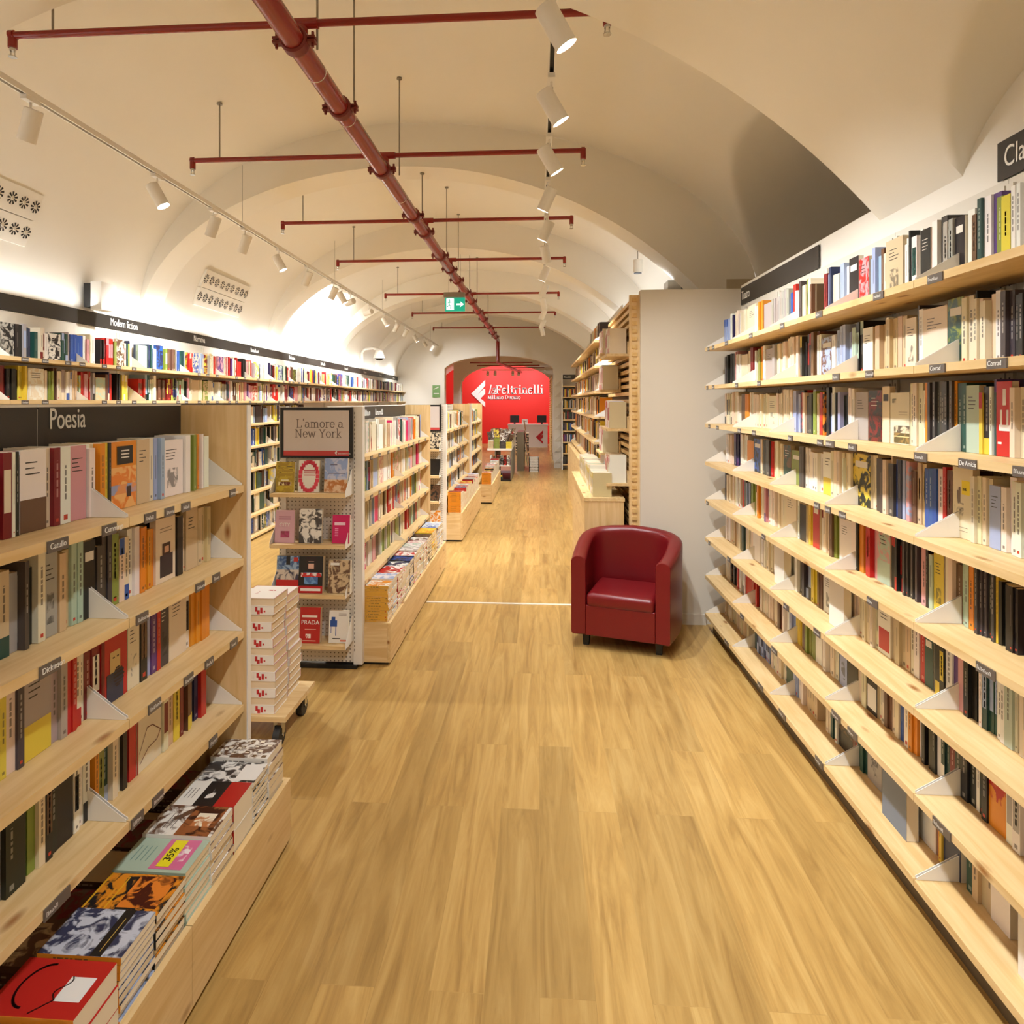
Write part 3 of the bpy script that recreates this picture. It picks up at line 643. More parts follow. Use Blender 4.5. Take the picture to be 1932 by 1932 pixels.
# piles on the near plinth: (Y0, width along aisle, length across, n, thickness, cover, second, art, spine colour, top text)
PILES = [(.92, .135, .2, 7, .02, 'w', 'n', 0, 'w'), (1.06, .135, .2, 7, .02, 'w', 'v', 1, 'w'), (1.20, .132, .2, 3, .05, 'r', 'k', 0, 'o'), (1.338, .128, .195, 9, .017, 'l', 'k', 1, 'o'),
         (1.47, .128, .2, 7, .02, 'k', 'o', 1, 'k'), (1.602, .125, .2, 8, .018, 's', 'm', 0, 's'), (1.73, .13, .2, 7, .022, 'u', 'w', 1, 'w'),
         (1.865, .125, .2, 2, .075, 'w', 'k', 0, 'r'), (1.995, .11, .2, 9, .0165, 'k', 'w', 1, 'w'), (2.11, .122, .2, 6, .027, 'w', 'u', 1, 'w')]
ORD = ['first', 'second', 'third', 'fourth', 'fifth', 'sixth', 'seventh', 'eighth', 'ninth', 'tenth', 'eleventh', 'twelfth', 'thirteenth', 'fourteenth', 'fifteenth', 'sixteenth', 'seventeenth', 'eighteenth', 'nineteenth']
def ordn(i):
    tens = ['', '', 'twenty', 'thirty', 'forty', 'fifty', 'sixty', 'seventy', 'eighty', 'ninety']; tt = ['', '', 'twentieth', 'thirtieth', 'fortieth', 'fiftieth', 'sixtieth', 'seventieth', 'eightieth', 'ninetieth']
    if i < 19: return ORD[i]
    i += 1
    if i >= 100: return 'hundred-and-'+ordn(i-101) if i > 100 else 'hundredth'
    return tt[i//10] if i % 10 == 0 else tens[i//10]+'-'+ORD[i % 10-1]
PD = {'r': 'red book with a white card on top', 'l': 'swirled blue-grey book with orange spine', 'k': 'black book', 's': 'pale green book with a pink picture', 'u': 'brown-pictured book', 'w': 'white book'}
rp = random.Random(3)
PNAME = ['white book pile beside camera', 'purple-patterned white books', 'thick red books with orange spines', 'grey-blue swirl books', 'black books with orange picture', 'pale green and pink books', 'white books with brown picture', 'white, black and red books', 'black and white picture books', 'white books with brown specks']
for pi, (Y0, wd, ln, n, th, c, c2, art, spn) in enumerate(PILES):
    z = .2235
    for i in range(n):
        dx = rp.uniform(-.004, .004); dy = rp.uniform(-.003, .003)
        pos = 'topmost' if i == n-1 else ('bottom' if i == 0 else ordn(i)+' from the bottom')
        s_ = spec((-.922+dx, Y0+dy, z), 'UP', th-.0008, wd, ln, PAL[c], PAL[c2], bool(art), True, None, kind='stacked_book', design=('pile%d' % pi) if i == n-1 else 'plain', idx=i,
             label='%s book, pile of %s, front plinth' % (pos, PNAME[pi]), group='piles of books on the front plinth')
        s_['spn'] = PAL[spn]; s_['cn'] = c
        z += th
    # a second, darker pile pushed back under the shelf
    z = .2235
    if pi in (2, 3, 4, 5, 6, 7, 8):
        for i in range(max(2, n-2)):
            t2 = min(th, .022)
            s_ = spec((-1.130+rp.uniform(-.003, .003), Y0+.004, z), 'UP', t2-.0008, wd-.01, .16, PAL['e' if pi % 2 else 'd'], PAL['u'], i % 2 == 0, True, None, kind='stacked_book', design='plain', idx=i,
                 label='%s book of the back pile behind the %s' % (ordn(i), PNAME[pi]), group='piles of books on the front plinth')
            s_['spn'] = PAL['u']; s_['cn'] = 'e' if pi % 2 else 'd'
            z += t2

# ---- second island unit with its end display
def end_display(Y, X0, X1, label, title, full=True):
    t = thing('end_display', label, 'display stand', ((X0+X1)/2, Y, 0))
    MB().box((X0+.02, Y+.01, .03), (X1-.02, Y+.03, 1.568)).build('peg_panel', M_PEG, t)
    for x0, x1 in ((X0, X0+.042), (X1-.055, X1)):
        mb = MB().box((x0, Y, .02), (x1, Y+.05, 1.572))
        for k in range(58): mb.box((x0+.006 if x0 == X0 else x0+.004, Y-.0005, .1+k*.025), (x0+.012 if x0 == X0 else x0+.010, Y+.0005, .113+k*.025), 1)
        mb.build('post', [M_WHITE, M_STEEL], t)
    MB().box((X0+.03, Y-.02, 0), (X1-.03, Y+.05, .02)).build('foot', M_BLACK, t)
    for z in (1.066, .768, .48, .185):
        sh = MB().box((X0+.006, Y-.15, z-.022), (X1-.06, Y+.008, z)).build('shelf', M_PINEX, t)
        for x in (X0+.003, X1-.059):
            MB().prism([(Y-.15, z-.02), (Y+.0, z-.02), (Y+.0, z+.13), (Y-.03, z+.13), (Y-.15, z+.012)], 0, x, x+.0016).build('bracket', M_WHITE, sh)
    fr = thing('framed_notice', title, 'notice', ((X0+X1)/2-.02, Y, 1.27))
    a, b = X0+.014, X1-.055
    MB().box((a, Y-.022, 1.262), (b, Y-.002, 1.566)).build('frame', M_BLACK, fr)
    MB().box((a+.022, Y-.0235, 1.282), (b-.02, Y-.0215, 1.548)).build('sheet', mat('paper', (218, 206, 200), .7), fr)
    MB().box((a+.022, Y-.0245, 1.276), (b-.02, Y-.0232, 1.306)).build('red_strip', mat('strip_red', (206, 70, 66), .6), fr)
    return t, fr
D1Y = 3.76
t, fr = end_display(D1Y, -1.574, -1.062, 'white peg-panel end display with four small shelves of face-out novels, beside the book trolley', 'black-framed notice lettered in grey serif above the near end display')
GREYT = mat('notice_grey', (128, 116, 112), .7)
mb, L1 = serif_text("L'amore a", (-1.462, D1Y-.0238, 1.445), (1, 0, 0), (0, 0, 1), .068, .075, .035, depth=.0006); mb.build('lettering', GREYT, fr)
mb, L1 = serif_text('New York', (-1.470, D1Y-.0238, 1.386), (1, 0, 0), (0, 0, 1), .068, .075, .035, depth=.0006); mb.build('lettering', GREYT, fr)
f_logo((-1.225, D1Y-.0248, 1.279), (1, 0, 0), (0, 0, 1), .03, depth=.0004).build('emblem', M_TEXT, fr)
mb = MB(); squiggle(mb, (-1.205, D1Y-.0248, 1.286), (1, 0, 0), .009, 14, LR, 0, (0, -1, 0)); mb.build('small_print', M_TEXT, fr)
FO = [ # x, z, w, h, T, col, col2, art, design, label
 (-1.555, 1.066, .112, .178, .02, 'y', 'u', 0, 'gold', 'gold-covered novel at the left of the top display shelf'),
 (-1.418, 1.066, .125, .188, .02, 'w', 'r', 0, 'petals', 'white novel ringed with red petals, middle of top display shelf'),
 (-1.262, 1.066, .138, .200, .022, 'l', 'o', 0, 'sky', 'novel with pale sky over orange ground, right of top display shelf'),
 (-1.560, .768, .118, .19, .02, 'p', 'w', 0, 'city', 'pale pink novel on the second display shelf'),
 (-1.412, .768, .135, .200, .024, 'z', 'w', 1, 'photo', 'novel with a grey street photograph, middle of second display shelf'),
 (-1.215, .768, .103, .165, .018, 'm', 'p', 0, 'mag', 'magenta pocket book at the right of the second display shelf'),
 (-1.548, .48, .135, .210, .03, 'l', 'r', 0, 'redband', 'blue and red novel, left on the third display shelf'),
 (-1.408, .48, .142, .212, .04, 'k', 'b', 0, 'woman', 'novel with a dark-haired figure in sunglasses, third display shelf'),
 (-1.236, .48, .130, .190, .03, 'e', 'u', 1, 'photo', 'novel with a brown cafe picture, right of third display shelf'),
 (-1.500, .185, .115, .19, .03, 'c', 'e', 0, 'plain', 'cream novel on the lowest display shelf behind the trolley'),
 (-1.405, .185, .122, .205, .035, 'r', 'w', 0, 'prada', 'red novel with white title lettering on the lowest display shelf'),
 (-1.235, .185, .115, .185, .02, 'w', 'b', 0, 'shoe', 'white novel with a blue shoe on the lowest display shelf')]
for x, z, w_, h, T, c, c2, art, dsg, lb in FO:
    s_ = spec((x, D1Y-.075, z+.002), 'NF', T, w_, h, PAL[c], PAL[c2], bool(art), True, None, kind='book', design=dsg, label=lb)
    s_['M'] = Matrix.Translation((x, D1Y-.085-T, z+.0015)) @ Matrix.Rotation(-.10, 4, 'X') @ Matrix.Translation((0, T, 0)) @ basis('NF'); s_['cn'] = c; s_['force'] = True

ZG = [.51, .765, 1.015, 1.262]
def island(Y0, Y1, nb, label, zs, seed, pal, sign=None, bays_lab='', row=''):
    L_ = (Y1-Y0)/nb
    for k in range(nb):
        a = Y0+k*L_
        lab = {i: [(a+L_*f, .05, '') for f in (.12, .3, .52, .8) if LR.random() < .8] for i in range(len(zs))}
        t = bay('L', XS+.002, -1.31, a, a+L_-.001, zs, label % ['near', 'far', 'farthest'][k if nb > 1 else 0], labels=lab, group='island bookcases of the '+bays_lab, back_top=1.56, kick=False, up_top=1.45)
    for i, z in enumerate(zs):
        fill_row(rnd_tokens(Y0+.03, Y1-.03, 'L', pal, seed+i, gap=.2, pf=.1), 'L', -1.135, z, .135, (['lowest', 'second', 'third', 'top'][i]+' shelf, '+row, 'near end'), seed=seed+i, hmax=.225)
    MB().box((-1.32, Y1+.001, 0), (-1.053, Y1+.024, 1.57)).build('end_panel', M_PINEZ, t)
island(3.812, 6.07, 2, '%s pine bookcase of the island unit behind the framed love-story notice', ZG, 300, 'wwwcccerpmgqlukstow', bays_lab='middle unit', row='middle island unit')
header('L', -1.302, 3.814, 6.07, 1.468, 1.566, 'brown-black sign over the middle island unit, small white lettering', [(4.55, '', .06), (4.95, '', .06)])
low_plinth(3.80, 6.10, 'low pine plinth with yellow-spined and white book piles along the middle island', z=.257, seams=(4.95,))
PAL['f'] = (226, 170, 66); CN['f'] = 'yellow'
GP = [('w', 'o', 'f', 14, .0165), ('w', 'l', 'w', 12, .02), ('w', 'r', 'r', 12, .019), ('w', 'r', 'r', 11, .02), ('w', 'n', 'w', 9, .024), ('k', 'b', 'k', 10, .022), ('r', 'w', 'k', 9, .025), ('w', 'g', 'w', 9, .026), ('w', 's', 'r', 11, .021), ('w', 'p', 'w', 11, .02),
      ('u', 'w', 'r', 10, .022), ('k', 'u', 'k', 10, .022), ('y', 'o', 'y', 12, .019), ('o', 'y', 'y', 11, .02), ('w', 'b', 'k', 11, .02), ('w', 'l', 'w', 11, .02), ('k', 'w', 'r', 10, .02)]
Y0 = 3.822
for pi, (c, c2, spn, n, th) in enumerate(GP):
    z = .2455
    for i in range(n):
        pos = 'topmost' if i == n-1 else ('bottom' if i == 0 else ordn(i)+' from the bottom')
        s_ = spec((-.922+rp.uniform(-.005, .005), Y0+rp.uniform(-.002, .002), z), 'UP', th-.0007, .127, .15, jit(PAL[c], rp, 5), PAL[c2], True, True, None, kind='stacked_book', design='plain', idx=i,
             label='%s, %s book, %s pile of the middle plinth' % (CN[c]+' cover', pos, ordn(pi)), group='piles of books on the middle plinth')
        s_['spn'] = PAL[spn]; s_['cn'] = c
        z += th
    Y0 += .1325

# ---- farther island units
def far_end(Y, label, t2, seed):
    t, fr = end_display(Y, -1.574, -1.062, label, t2)
    mb = MB(); squiggle(mb, (-1.45, Y-.0238, 1.45), (1, 0, 0), .04, 6, LR, 0, (0, -1, 0)); squiggle(mb, (-1.45, Y-.0238, 1.39), (1, 0, 0), .04, 8, LR, 0, (0, -1, 0)); mb.build('lettering', GREYT, fr)
    rr = random.Random(seed); q = 0
    for z in (1.066, .768, .48, .185):
        for x in (-1.55, -1.40, -1.235):
            c = rr.choice('wcekuy'); s_ = spec((x, Y-.06, z+.001), 'NF', .02, .12, .185, PAL[c], PAL[rr.choice('kuor')], True, True, None, kind='book', design='plain'); s_['cn'] = c; q += 1
            s_['M'] = Matrix.Translation((x, Y-.06, z+.0015)) @ basis('NF')
far_end(7.2, 'white end display of the third island unit, behind the middle island', 'black-framed notice on the third island unit', 8)
island(7.26, 9.5, 2, '%s pine bookcase of the third island unit', ZG, 340, 'wccwkgtqyolu', bays_lab='third unit', row='third island unit')
low_plinth(7.22, 9.5, 'low pine plinth with orange and white piles, third along the aisle', z=.33, X0=-.88)
far_end(9.9, 'white end display of the fourth island unit farthest along the aisle', 'black-framed notice on the fourth island unit', 9)
island(9.96, 11.6, 1, '%s pine bookcase of the fourth island unit, farthest back', ZG, 380, 'wkkzgbyqlor', bays_lab='fourth unit', row='fourth island unit')
low_plinth(9.95, 12.1, 'low pine plinth with white piles, fourth along the aisle', z=.3, X0=-.74, X1=-1.05)
for Yp, Ye, X0, zz, k0 in ((7.25, 9.4, -.9, .3185, 0), (9.98, 12.0, -.76, .2885, 5)):
    Y0 = Yp; pi = 0
    while Y0 < Ye:
        c = rp.choice('wwwklryo'); n = rp.randint(8, 11); z = zz; spn = 'o' if pi == 0 else rp.choice('wwckry')
        for i in range(n):
            s_ = spec((X0, Y0, z), 'UP', .0215, .127, .15, jit(PAL[c], rp, 5), PAL[rp.choice('krbuw')], True, True, None, kind='stacked_book', design='plain'); s_['spn'] = PAL[spn]; s_['cn'] = c; z += .0222
        Y0 += .135; pi += 1

# ---- long wall unit on the left, splayed with the wall
ANG = math.atan(.0375)
XF = Matrix.Translation((-3.02, 0, 0)) @ Matrix.Rotation(ANG, 4, 'Z')
ZL = [.03+.2635*k for k in range(8)]; ZL[0] = .05
y = 2.2; k = 0; rl = random.Random(11)
WL = ['first', 'second', 'third', 'fourth', 'fifth', 'sixth', 'seventh', 'eighth', 'ninth', 'tenth', 'eleventh']
for k in range(11):
    a, b = 2.2+1.4*k, 3.6+1.4*k
    lab = {i: [(a+f*1.4, .055, '') for f in (.08, .2, .35, .45, .62, .74, .88) if rl.random() < .75] for i in range(6, 8)} if a < 9 else {}
    bay('L', 0, -.245, a, b, ZL, 'long left wall bookcase of pine shelves, %s bay from the near end' % WL[k], labels=lab, XF=XF, group='bookcases along the left wall', back_top=2.18, kick=False, brackets=a < 12, mid=True)
for i, z in enumerate(ZL):
    for j in range(11):
        a = 2.2+1.4*j
        if i < 6 and not (4.0 < a < 7.9): continue
        fill_row(rnd_tokens(a+.03, a+1.38, 'L', 'wwwwccccerdkglbnvptuqsyrk' if i > 5 else 'wcckgtulbky', 500+i*20+j, pf=.09, gap=.06), 'L', -.085, z, .135, ('%s shelf in %s left wall bay' % (['lowest', 'second', 'third', 'fourth', 'fifth', 'sixth', 'seventh', 'top'][i], WL[j]), 'near end'), X=XF, seed=700+i*20+j, hmax=.215)
SG = [(3.47, 'Narrativa', 0), (4.89, 'Modern fiction', 0), (6.21, 'Narrativa', 0)]+[(a, '', 0) for a in (7.59, 8.91, 10.39, 11.87, 13.39, 14.98, 16.62)]
header('L', -.235, 2.2, 17.4, 2.185, 2.29, 'long dark header sign along the top of the left wall bookcases', [(a, b, c or .085) for a, b, c in SG], XF=XF, sx=.72, size=.1)
# ------------------------------------------------------------------ armchair
def armchair(cx, cy, rz):
    t = thing('armchair', 'dark red leather tub armchair with short black legs by the plain partition', 'armchair', (cx, cy, 0), None, rz)
    R = Matrix.Translation((cx, cy, 0)) @ Matrix.Rotation(rz, 4, 'Z')
    W, Dp, TH, ZB = .315, .285, .095, .09
    P = []
    hw = W-TH/2; yb = Dp-TH/2
    FL = .035
    for i in range(9): P.append((-hw-FL*math.sin(PI/2*i/8), -Dp+.34*i/8))
    a0 = .34-Dp
    for i in range(1, 24):
        a = PI-PI*i/24; ca, sa = math.cos(a), math.sin(a); e = .72
        P.append(((hw+FL)*math.copysign(abs(ca)**e, ca), a0+(yb-a0)*abs(sa)**e))
    for i in range(9): P.append((hw+FL*math.cos(PI/2*i/8), a0-.34*i/8))
    n = len(P); L_ = [0]
    for a, b in zip(P, P[1:]): L_.append(L_[-1]+math.hypot(b[0]-a[0], b[1]-a[1]))
    secs = []; NS = 0
    for i, (x, y) in enumerate(P):
        a = P[max(0, i-1)]; b = P[min(n-1, i+1)]; dx, dy = b[0]-a[0], b[1]-a[1]; l = math.hypot(dx, dy); nx, ny_ = -dy/l, dx/l   # left normal = outward
        u = abs(2*L_[i]/L_[-1]-1); f = (.5+.5*math.cos(PI*min(1, max(0, u-.2)/.8)))*.6+.4*(1-u); h = .6+.122*f
        h2 = TH/2; s = []
        r = .042
        prof = [(h2-.012, ZB), (h2-.003, ZB+.006), (h2, ZB+.02), (h2, h-.16), (h2+.002, h-.06)]
        prof += [((h2+.002)*math.cos(k*PI/14)*(1 if abs(math.cos(k*PI/14)) < .97 else 1), h-.045+.045*math.sin(k*PI/14)**.8) for k in range(1, 14)]
        prof += [(-h2, h-.06), (-h2, .3), (-h2, ZB)]
        endt = min(i, n-1-i)
        for (o, z) in prof: s.append(R @ Vector((x+nx*o, y+ny_*o, z)))
        secs.append(s)
    m = len(secs[0]); vs_ = [v for s in secs for v in s]; mb = MB()
    mb.add(vs_, [(i*m+j, (i+1)*m+j, (i+1)*m+(j+1) % m, i*m+(j+1) % m) for i in range(n-1) for j in range(m)], 0, True)
    for i, sg in ((0, -1), (n-1, -1)):   # rounded front faces of the arms
        base = secs[i]; c = sum(base, Vector())/m; f = (R.to_3x3() @ Vector((0, -1, 0)))
        r1 = [v+f*.010 for v in [c+(q-c)*.94 for q in base]]; r1 = [Vector((a.x, a.y, q.z+(a.z-q.z)*.35)) for a, q in zip(r1, base)]
        mb.add(base+r1, [(j, (j+1) % m, m+(j+1) % m, m+j) for j in range(m)], 0, True); mb.add(r1, [tuple(range(m))])
    sh = mb.build('shell', M_LEATHER, t)
    # front apron and seat base
    mb = MB(); iw = W-TH+.002
    mb.box((-iw, -Dp-.004, ZB), (iw, -Dp+.05, .285), 0, R); mb.box((-iw, -Dp+.05, ZB), (iw, .16, .25), 0, R)
    ap = mb.build('apron', M_LEATHER, t); bv = ap.modifiers.new('bevel', 'BEVEL'); bv.width = .008; bv.segments = 3
    mb = MB(); mb.box((-iw+.004, -Dp-.012, .272), (iw-.004, .13, .365), 0, R)
    cu = mb.build('cushion', M_LEATHER, t)
    bv = cu.modifiers.new('bevel', 'BEVEL'); bv.width = .03; bv.segments = 5
    for p in cu.data.polygons: p.use_smooth = True
    for x, y in ((-.235, -.2), (.235, -.2), (-.2, .16), (.2, .16)):
        mb = MB()
        q = [(-.024, -.024), (.024, -.024), (.024, .024), (-.024, .024)]
        vs_ = [R @ Vector((x+a*.75, y+b*.75, 0)) for a, b in q]+[R @ Vector((x+a, y+b, ZB+.01)) for a, b in q]
        mb.add(vs_, [(0, 1, 2, 3), (4, 5, 6, 7), (0, 1, 5, 4), (1, 2, 6, 5), (2, 3, 7, 6), (3, 0, 4, 7)]); mb.build('leg', M_BLACK, t)
armchair(.595, 4.355, -.31)

# ------------------------------------------------------------------ book trolley
t = thing('book_trolley', 'low pine trolley board on black castors carrying two piles of white hardbacks', 'trolley', (-1.45, 3.0, 0))
MB().box((-1.75, 2.86, .121), (-1.168, 3.24, .145)).build('board', M_PINEX, t)
for x, y in ((-1.215, 2.905), (-1.215, 3.19), (-1.70, 2.905), (-1.70, 3.19)):
    cs = MB(); cs.box((x-.03, y-.03, .113), (x+.03, y+.03, .1205)); cs.box((x-.021, y-.02, .05), (x-.0165, y+.012, .113)); cs.box((x+.0165, y-.02, .05), (x+.021, y+.012, .113)); cs.tube((x-.023, y-.008, .045), (x+.023, y-.008, .045), .007)
    c_ = cs.build('castor', M_CHROME, t)
    wh = MB(); wh.tube((x-.0155, y-.008, .042), (x+.0155, y-.008, .042), .042, 24); wh.build('wheel', M_RUBBER, c_)
for si, (px_, py_) in enumerate(((-1.45, 2.885), (-1.452, 3.06))):
    z = .1455
    for i in range(13 if si else 14):
        th = .0385; dx = .01*math.sin(i*.5)+rp.uniform(-.004, .004)
        flip = i % 2
        s_ = spec((px_+.002*i*0+dx+(0 if flip else 0), py_+(.155 if flip else 0), z), 'UP', th-.0006, .155, .225, (236, 228, 218), (190, 40, 44), False, True, None, kind='hardback_book', design='blot', idx=i, hard=True,
             label='thick white hardback with red blots, in the twin piles on the trolley', group='white hardbacks piled on the trolley')
        s_['M'] = (Matrix.Translation((px_+.215+dx, py_, z)) @ basis('UP')) if not flip else (Matrix.Translation((px_-.01+dx, py_+.155, z)) @ basis('UPB'))
        s_['spn'] = (236, 228, 218); s_['cn'] = 'w'; s_['force'] = True; s_['pg'] = 1
        z += th

# ------------------------------------------------------------------ track lights
HX = {'R': lambda Y: .055, 'L': lambda Y: -2.46-.016*Y}
def track(sd, Y0, Y1, z=3.1):
    t = thing('light_track', 'slim suspended light track %s' % ('over the aisle right of the red pipe' if sd == 'R' else 'along the left wall'), 'light track', (HX[sd](Y0), Y0, z))
    mb = MB(); X = HX[sd]
    a, b = (X(Y0), Y0), (X(Y1), Y1)
    for dx, mi, z0, z1 in ((-.018, 0, z, z+.03), (.010, 0, z, z+.03), (-.010, 1, z+.012, z+.03)):
        w_ = .008 if mi == 0 else .02
        vs_ = [(x+dx+e, y, zz) for zz in (z0, z1) for (x, y) in (a, b) for e in (0, w_)]
        mb.add(vs_, [(0, 1, 3, 2), (4, 5, 7, 6), (0, 1, 5, 4), (2, 3, 7, 6), (0, 2, 6, 4), (1, 3, 7, 5)], mi)
    mb.build('rail', [M_WHITE, M_BLACK], t)
    y = Y0+.7
    wr = MB()
    while y < Y1: wr.tube((X(y), y, z+.03), (X(y), y, (bay_z(X(y), y) if y > 2.8 else rib_z(X(y), y))-.005), .0018, 6); y += 2.6
    wr.build('suspension_wire', M_STEEL, t)
track('R', -3.2, 13.2); track('L', -3.2, 17.0)
NL = 0
def lamp(sd, Y, aim, power=1.0, lit=True, label=None, spread=95):
    global NL
    x = HX[sd](Y); z = 3.1; P = Vector((x, Y, z-.13)); d = (Vector(aim)-P).normalized()
    t = thing('track_spotlight', label, 'spotlight', (x, Y, z), 'track spotlights')
    mb = MB(); mb.box((x-.016, Y-.045, z-.022), (x+.016, Y+.045, z)); mb.tube((x, Y, z-.022), (x, Y, z-.075), .006); mb.build('adapter', M_WHITE, t)
    a = P-d*.07; b = P+d*.085
    mb = MB(); mb.tube(a, b, .041, 20, cap=False); mb.tube(a-d*.004, a, .036, 20, r2=.041)
    mb.tube(b, b-d*.012, .041, 20, r2=.034, cap=False); mb.build('housing', M_WHITE, t)
    mb = MB(); u = d.orthogonal().normalized(); v = d.cross(u); c = b-d*.012
    mb.add([c+(u*math.cos(k*PI/10)+v*math.sin(k*PI/10))*.034 for k in range(20)], [tuple(range(20))]); mb.build('lens', M_LENS, t)
    ld = bpy.data.lights.new('lamp', 'SPOT'); ld.energy = LAMP_W*power; ld.color = LAMP_COL; ld.spot_size = math.radians(spread); ld.spot_blend = .85; ld.shadow_soft_size = .03
    lo = bpy.data.objects.new('lamp', ld); COL.objects.link(lo); lo.parent = t; lo.matrix_parent_inverse = ROOTINV[t.name]
    lo.matrix_basis = Matrix.Translation(b+d*.01) @ d.to_track_quat('-Z', 'Y').to_matrix().to_4x4()
    NL += 1
RL = [-2.4, -1.3, -.3, .6, 1.5, 2.32, 2.95, 3.6, 4.3, 5.1, 5.9, 6.8, 7.8, 8.9, 10.0, 11.2, 12.4]
for i, Y in enumerate(RL):
    right = i % 2 == 1 if i < 9 else i % 3 == 1
    if Y < 4.6: aim = (1.25, Y+.35, 1.0) if (right or i in (4, 6)) else (-1.0, Y+.5, .7)
    else: aim = (.5, Y+.6, .8) if right else (-1.0, Y+.4, .6)
    if i in (2, 4): aim = (0, Y+1.2, 0)
    lamp('R', Y, aim, (.72 if Y < 4.7 else 1.15), label='white cylinder spotlight, %s along the aisle track from the near end' % ordn(i))
LLs = [-2.2, -1.0, .2, 1.6, 2.98, 4.05, 4.8, 5.35, 6.1, 6.9, 7.85, 8.2, 8.6, 9.6, 10.7, 11.6, 12.5, 13.6, 14.8, 16.0]
for i, Y in enumerate(LLs):
    x = HX['L'](Y)
    aim = (xl(Y)+.25, Y+.25, 1.5)
    if i % 3 == 2: aim = (-1.3, Y+.3, .6)
    pw = .82 if Y < 5 else 1.0
    if i in (12, 13): aim = (xl(Y)-.1, Y+.75, 2.75); pw = 2.4
    if i == 18: aim = (-1.9, 17.3, 1.3); pw = 1.1
    lamp('L', Y, aim, pw, label='white cylinder spotlight, %s along the left wall track from the near end' % ordn(i))
for (x, y, z, w_) in ((-1.2, 18.8, 2.6, 1.2), (-1.9, 22.2, 2.7, .9), (-.3, 22.2, 2.7, .9), (2.5, 4.0, 2.95, .14)):  # lamps with no fitting built; the recess one is added fill
    ld = bpy.data.lights.new('unseen_lamp', 'SPOT'); ld.energy = LAMP_W*w_; ld.color = LAMP_COL; ld.spot_size = 2.6; ld.spot_blend = .8; ld.shadow_soft_size = .08
    lo = bpy.data.objects.new('unseen_lamp', ld); COL.objects.link(lo); lo.location = (x, y, z)
    if y > 21: lo.rotation_euler = (math.radians(58), 0, 0)

# ------------------------------------------------------------------ sprinkler pipework
t = thing('sprinkler_pipework', 'red sprinkler main running down the vault with thin cross branches', 'pipework', (-1.08, 2, 3.2))
MX = -1.083; MZ = 3.2; BZ = 3.335
mb = MB(); mb.tube((MX, -2, MZ), (MX, 16.5, MZ), .05, 20); mb.tube((MX, 16.5, MZ+.03), (MX, 16.5, 2.62), .045, 16); mb.tube((MX, 16.45, 2.62), (MX+.45, 22, 2.62), .04, 12)
mb.build('main_pipe', M_PIPE, t)
BY = [2.853, 4.42, 6.03, 7.72, 10.16, 12.35, 14.83]
def coupling(Y):
    mb = MB(); mb.tube((MX, Y-.024, MZ), (MX, Y+.024, MZ), .063, 20); mb.tube((MX, Y-.032, MZ), (MX, Y-.024, MZ), .055, 20, r2=.063); mb.tube((MX, Y+.024, MZ), (MX, Y+.032, MZ), .063, 20, r2=.055)
    for s in (-1, 1):
        mb.box((MX+s*.055, Y-.018, MZ-.014), (MX+s*.096, Y+.018, MZ-.003)); mb.box((MX+s*.055, Y-.018, MZ+.003), (MX+s*.096, Y+.018, MZ+.014)); mb.tube((MX+s*.082, Y, MZ-.032), (MX+s*.082, Y, MZ+.036), .007, 8)
    mb.build('coupling', M_PIPED, t)
for Y in sorted([b-.0 for b in BY]+[.9, 3.4, 5.4, 6.9, 8.3, 9.2, 11.2, 13.4, 15.6]): coupling(Y if Y not in BY else Y-.10)
for Y in (3.02, 3.52, 4.9): MB().tube((MX, Y, MZ), (MX, Y+.005, MZ), .0515, 20).build('pipe_band', M_WHITE, t)
for Y in BY:
    x0, x1 = -2.49, .30
    mb = MB(); mb.tube((x0, Y, BZ), (x1, Y, BZ), .017, 12); mb.tube((MX, Y, MZ), (MX, Y, BZ), .022, 12); mb.tube((MX-.05, Y, BZ), (MX+.07, Y, BZ), .024, 12)
    for x in (x0, x1): mb.tube((x-.012, Y, BZ), (x+.012, Y, BZ), .023, 12); mb.tube((x, Y, BZ+.012), (x, Y, BZ-.06), .020, 12)
    br = mb.build('branch_pipe', M_PIPE, t)
    for x in (x0, x1):
        mb = MB(); mb.tube((x, Y, BZ-.06), (x, Y, BZ-.075), .014, 10); mb.tube((x-.009, Y, BZ-.075), (x-.011, Y, BZ-.1), .003, 6); mb.tube((x+.009, Y, BZ-.075), (x+.011, Y, BZ-.1), .003, 6); mb.tube((x, Y, BZ-.1), (x, Y, BZ-.104), .018, 12)
        mb.build('sprinkler_head', M_CHROME, br)
def rod(x, Y, z0):
    z1 = (bay_z(x, Y, 2.95 if Y < 5.3 else 2.64) if not any(a <= Y <= b for a, b in ribs) else rib_z(x, Y))
    mb = MB(); mb.tube((x, Y, z0), (x, Y, z1), .0055, 8); mb.tube((x, Y, z1-.012), (x, Y, z1-.001), .02, 8); mb.build('hanger_rod', M_STEEL, t)
for Y in BY: rod(-2.29, Y, BZ+.01)
for x, Y in ((MX+.05, 2.90), (MX+.07, 3.42), (MX+.07, 4.55), (MX+.07, 5.45), (MX+.07, 6.9), (MX+.07, 7.9), (MX+.07, 9.2), (MX+.07, 10.3), (MX+.07, 12.5)): rod(x, Y, MZ+.04)
for (x0, x1, Y, z) in ((-2.0, -.2, 18.2, 2.72), (-1.9, 0, 19.3, 2.70), (-.9, .15, 19.9, 2.66)): MB().tube((x0, Y, z), (x1, Y, z), .018, 8).build('branch_pipe', M_PIPE, t)

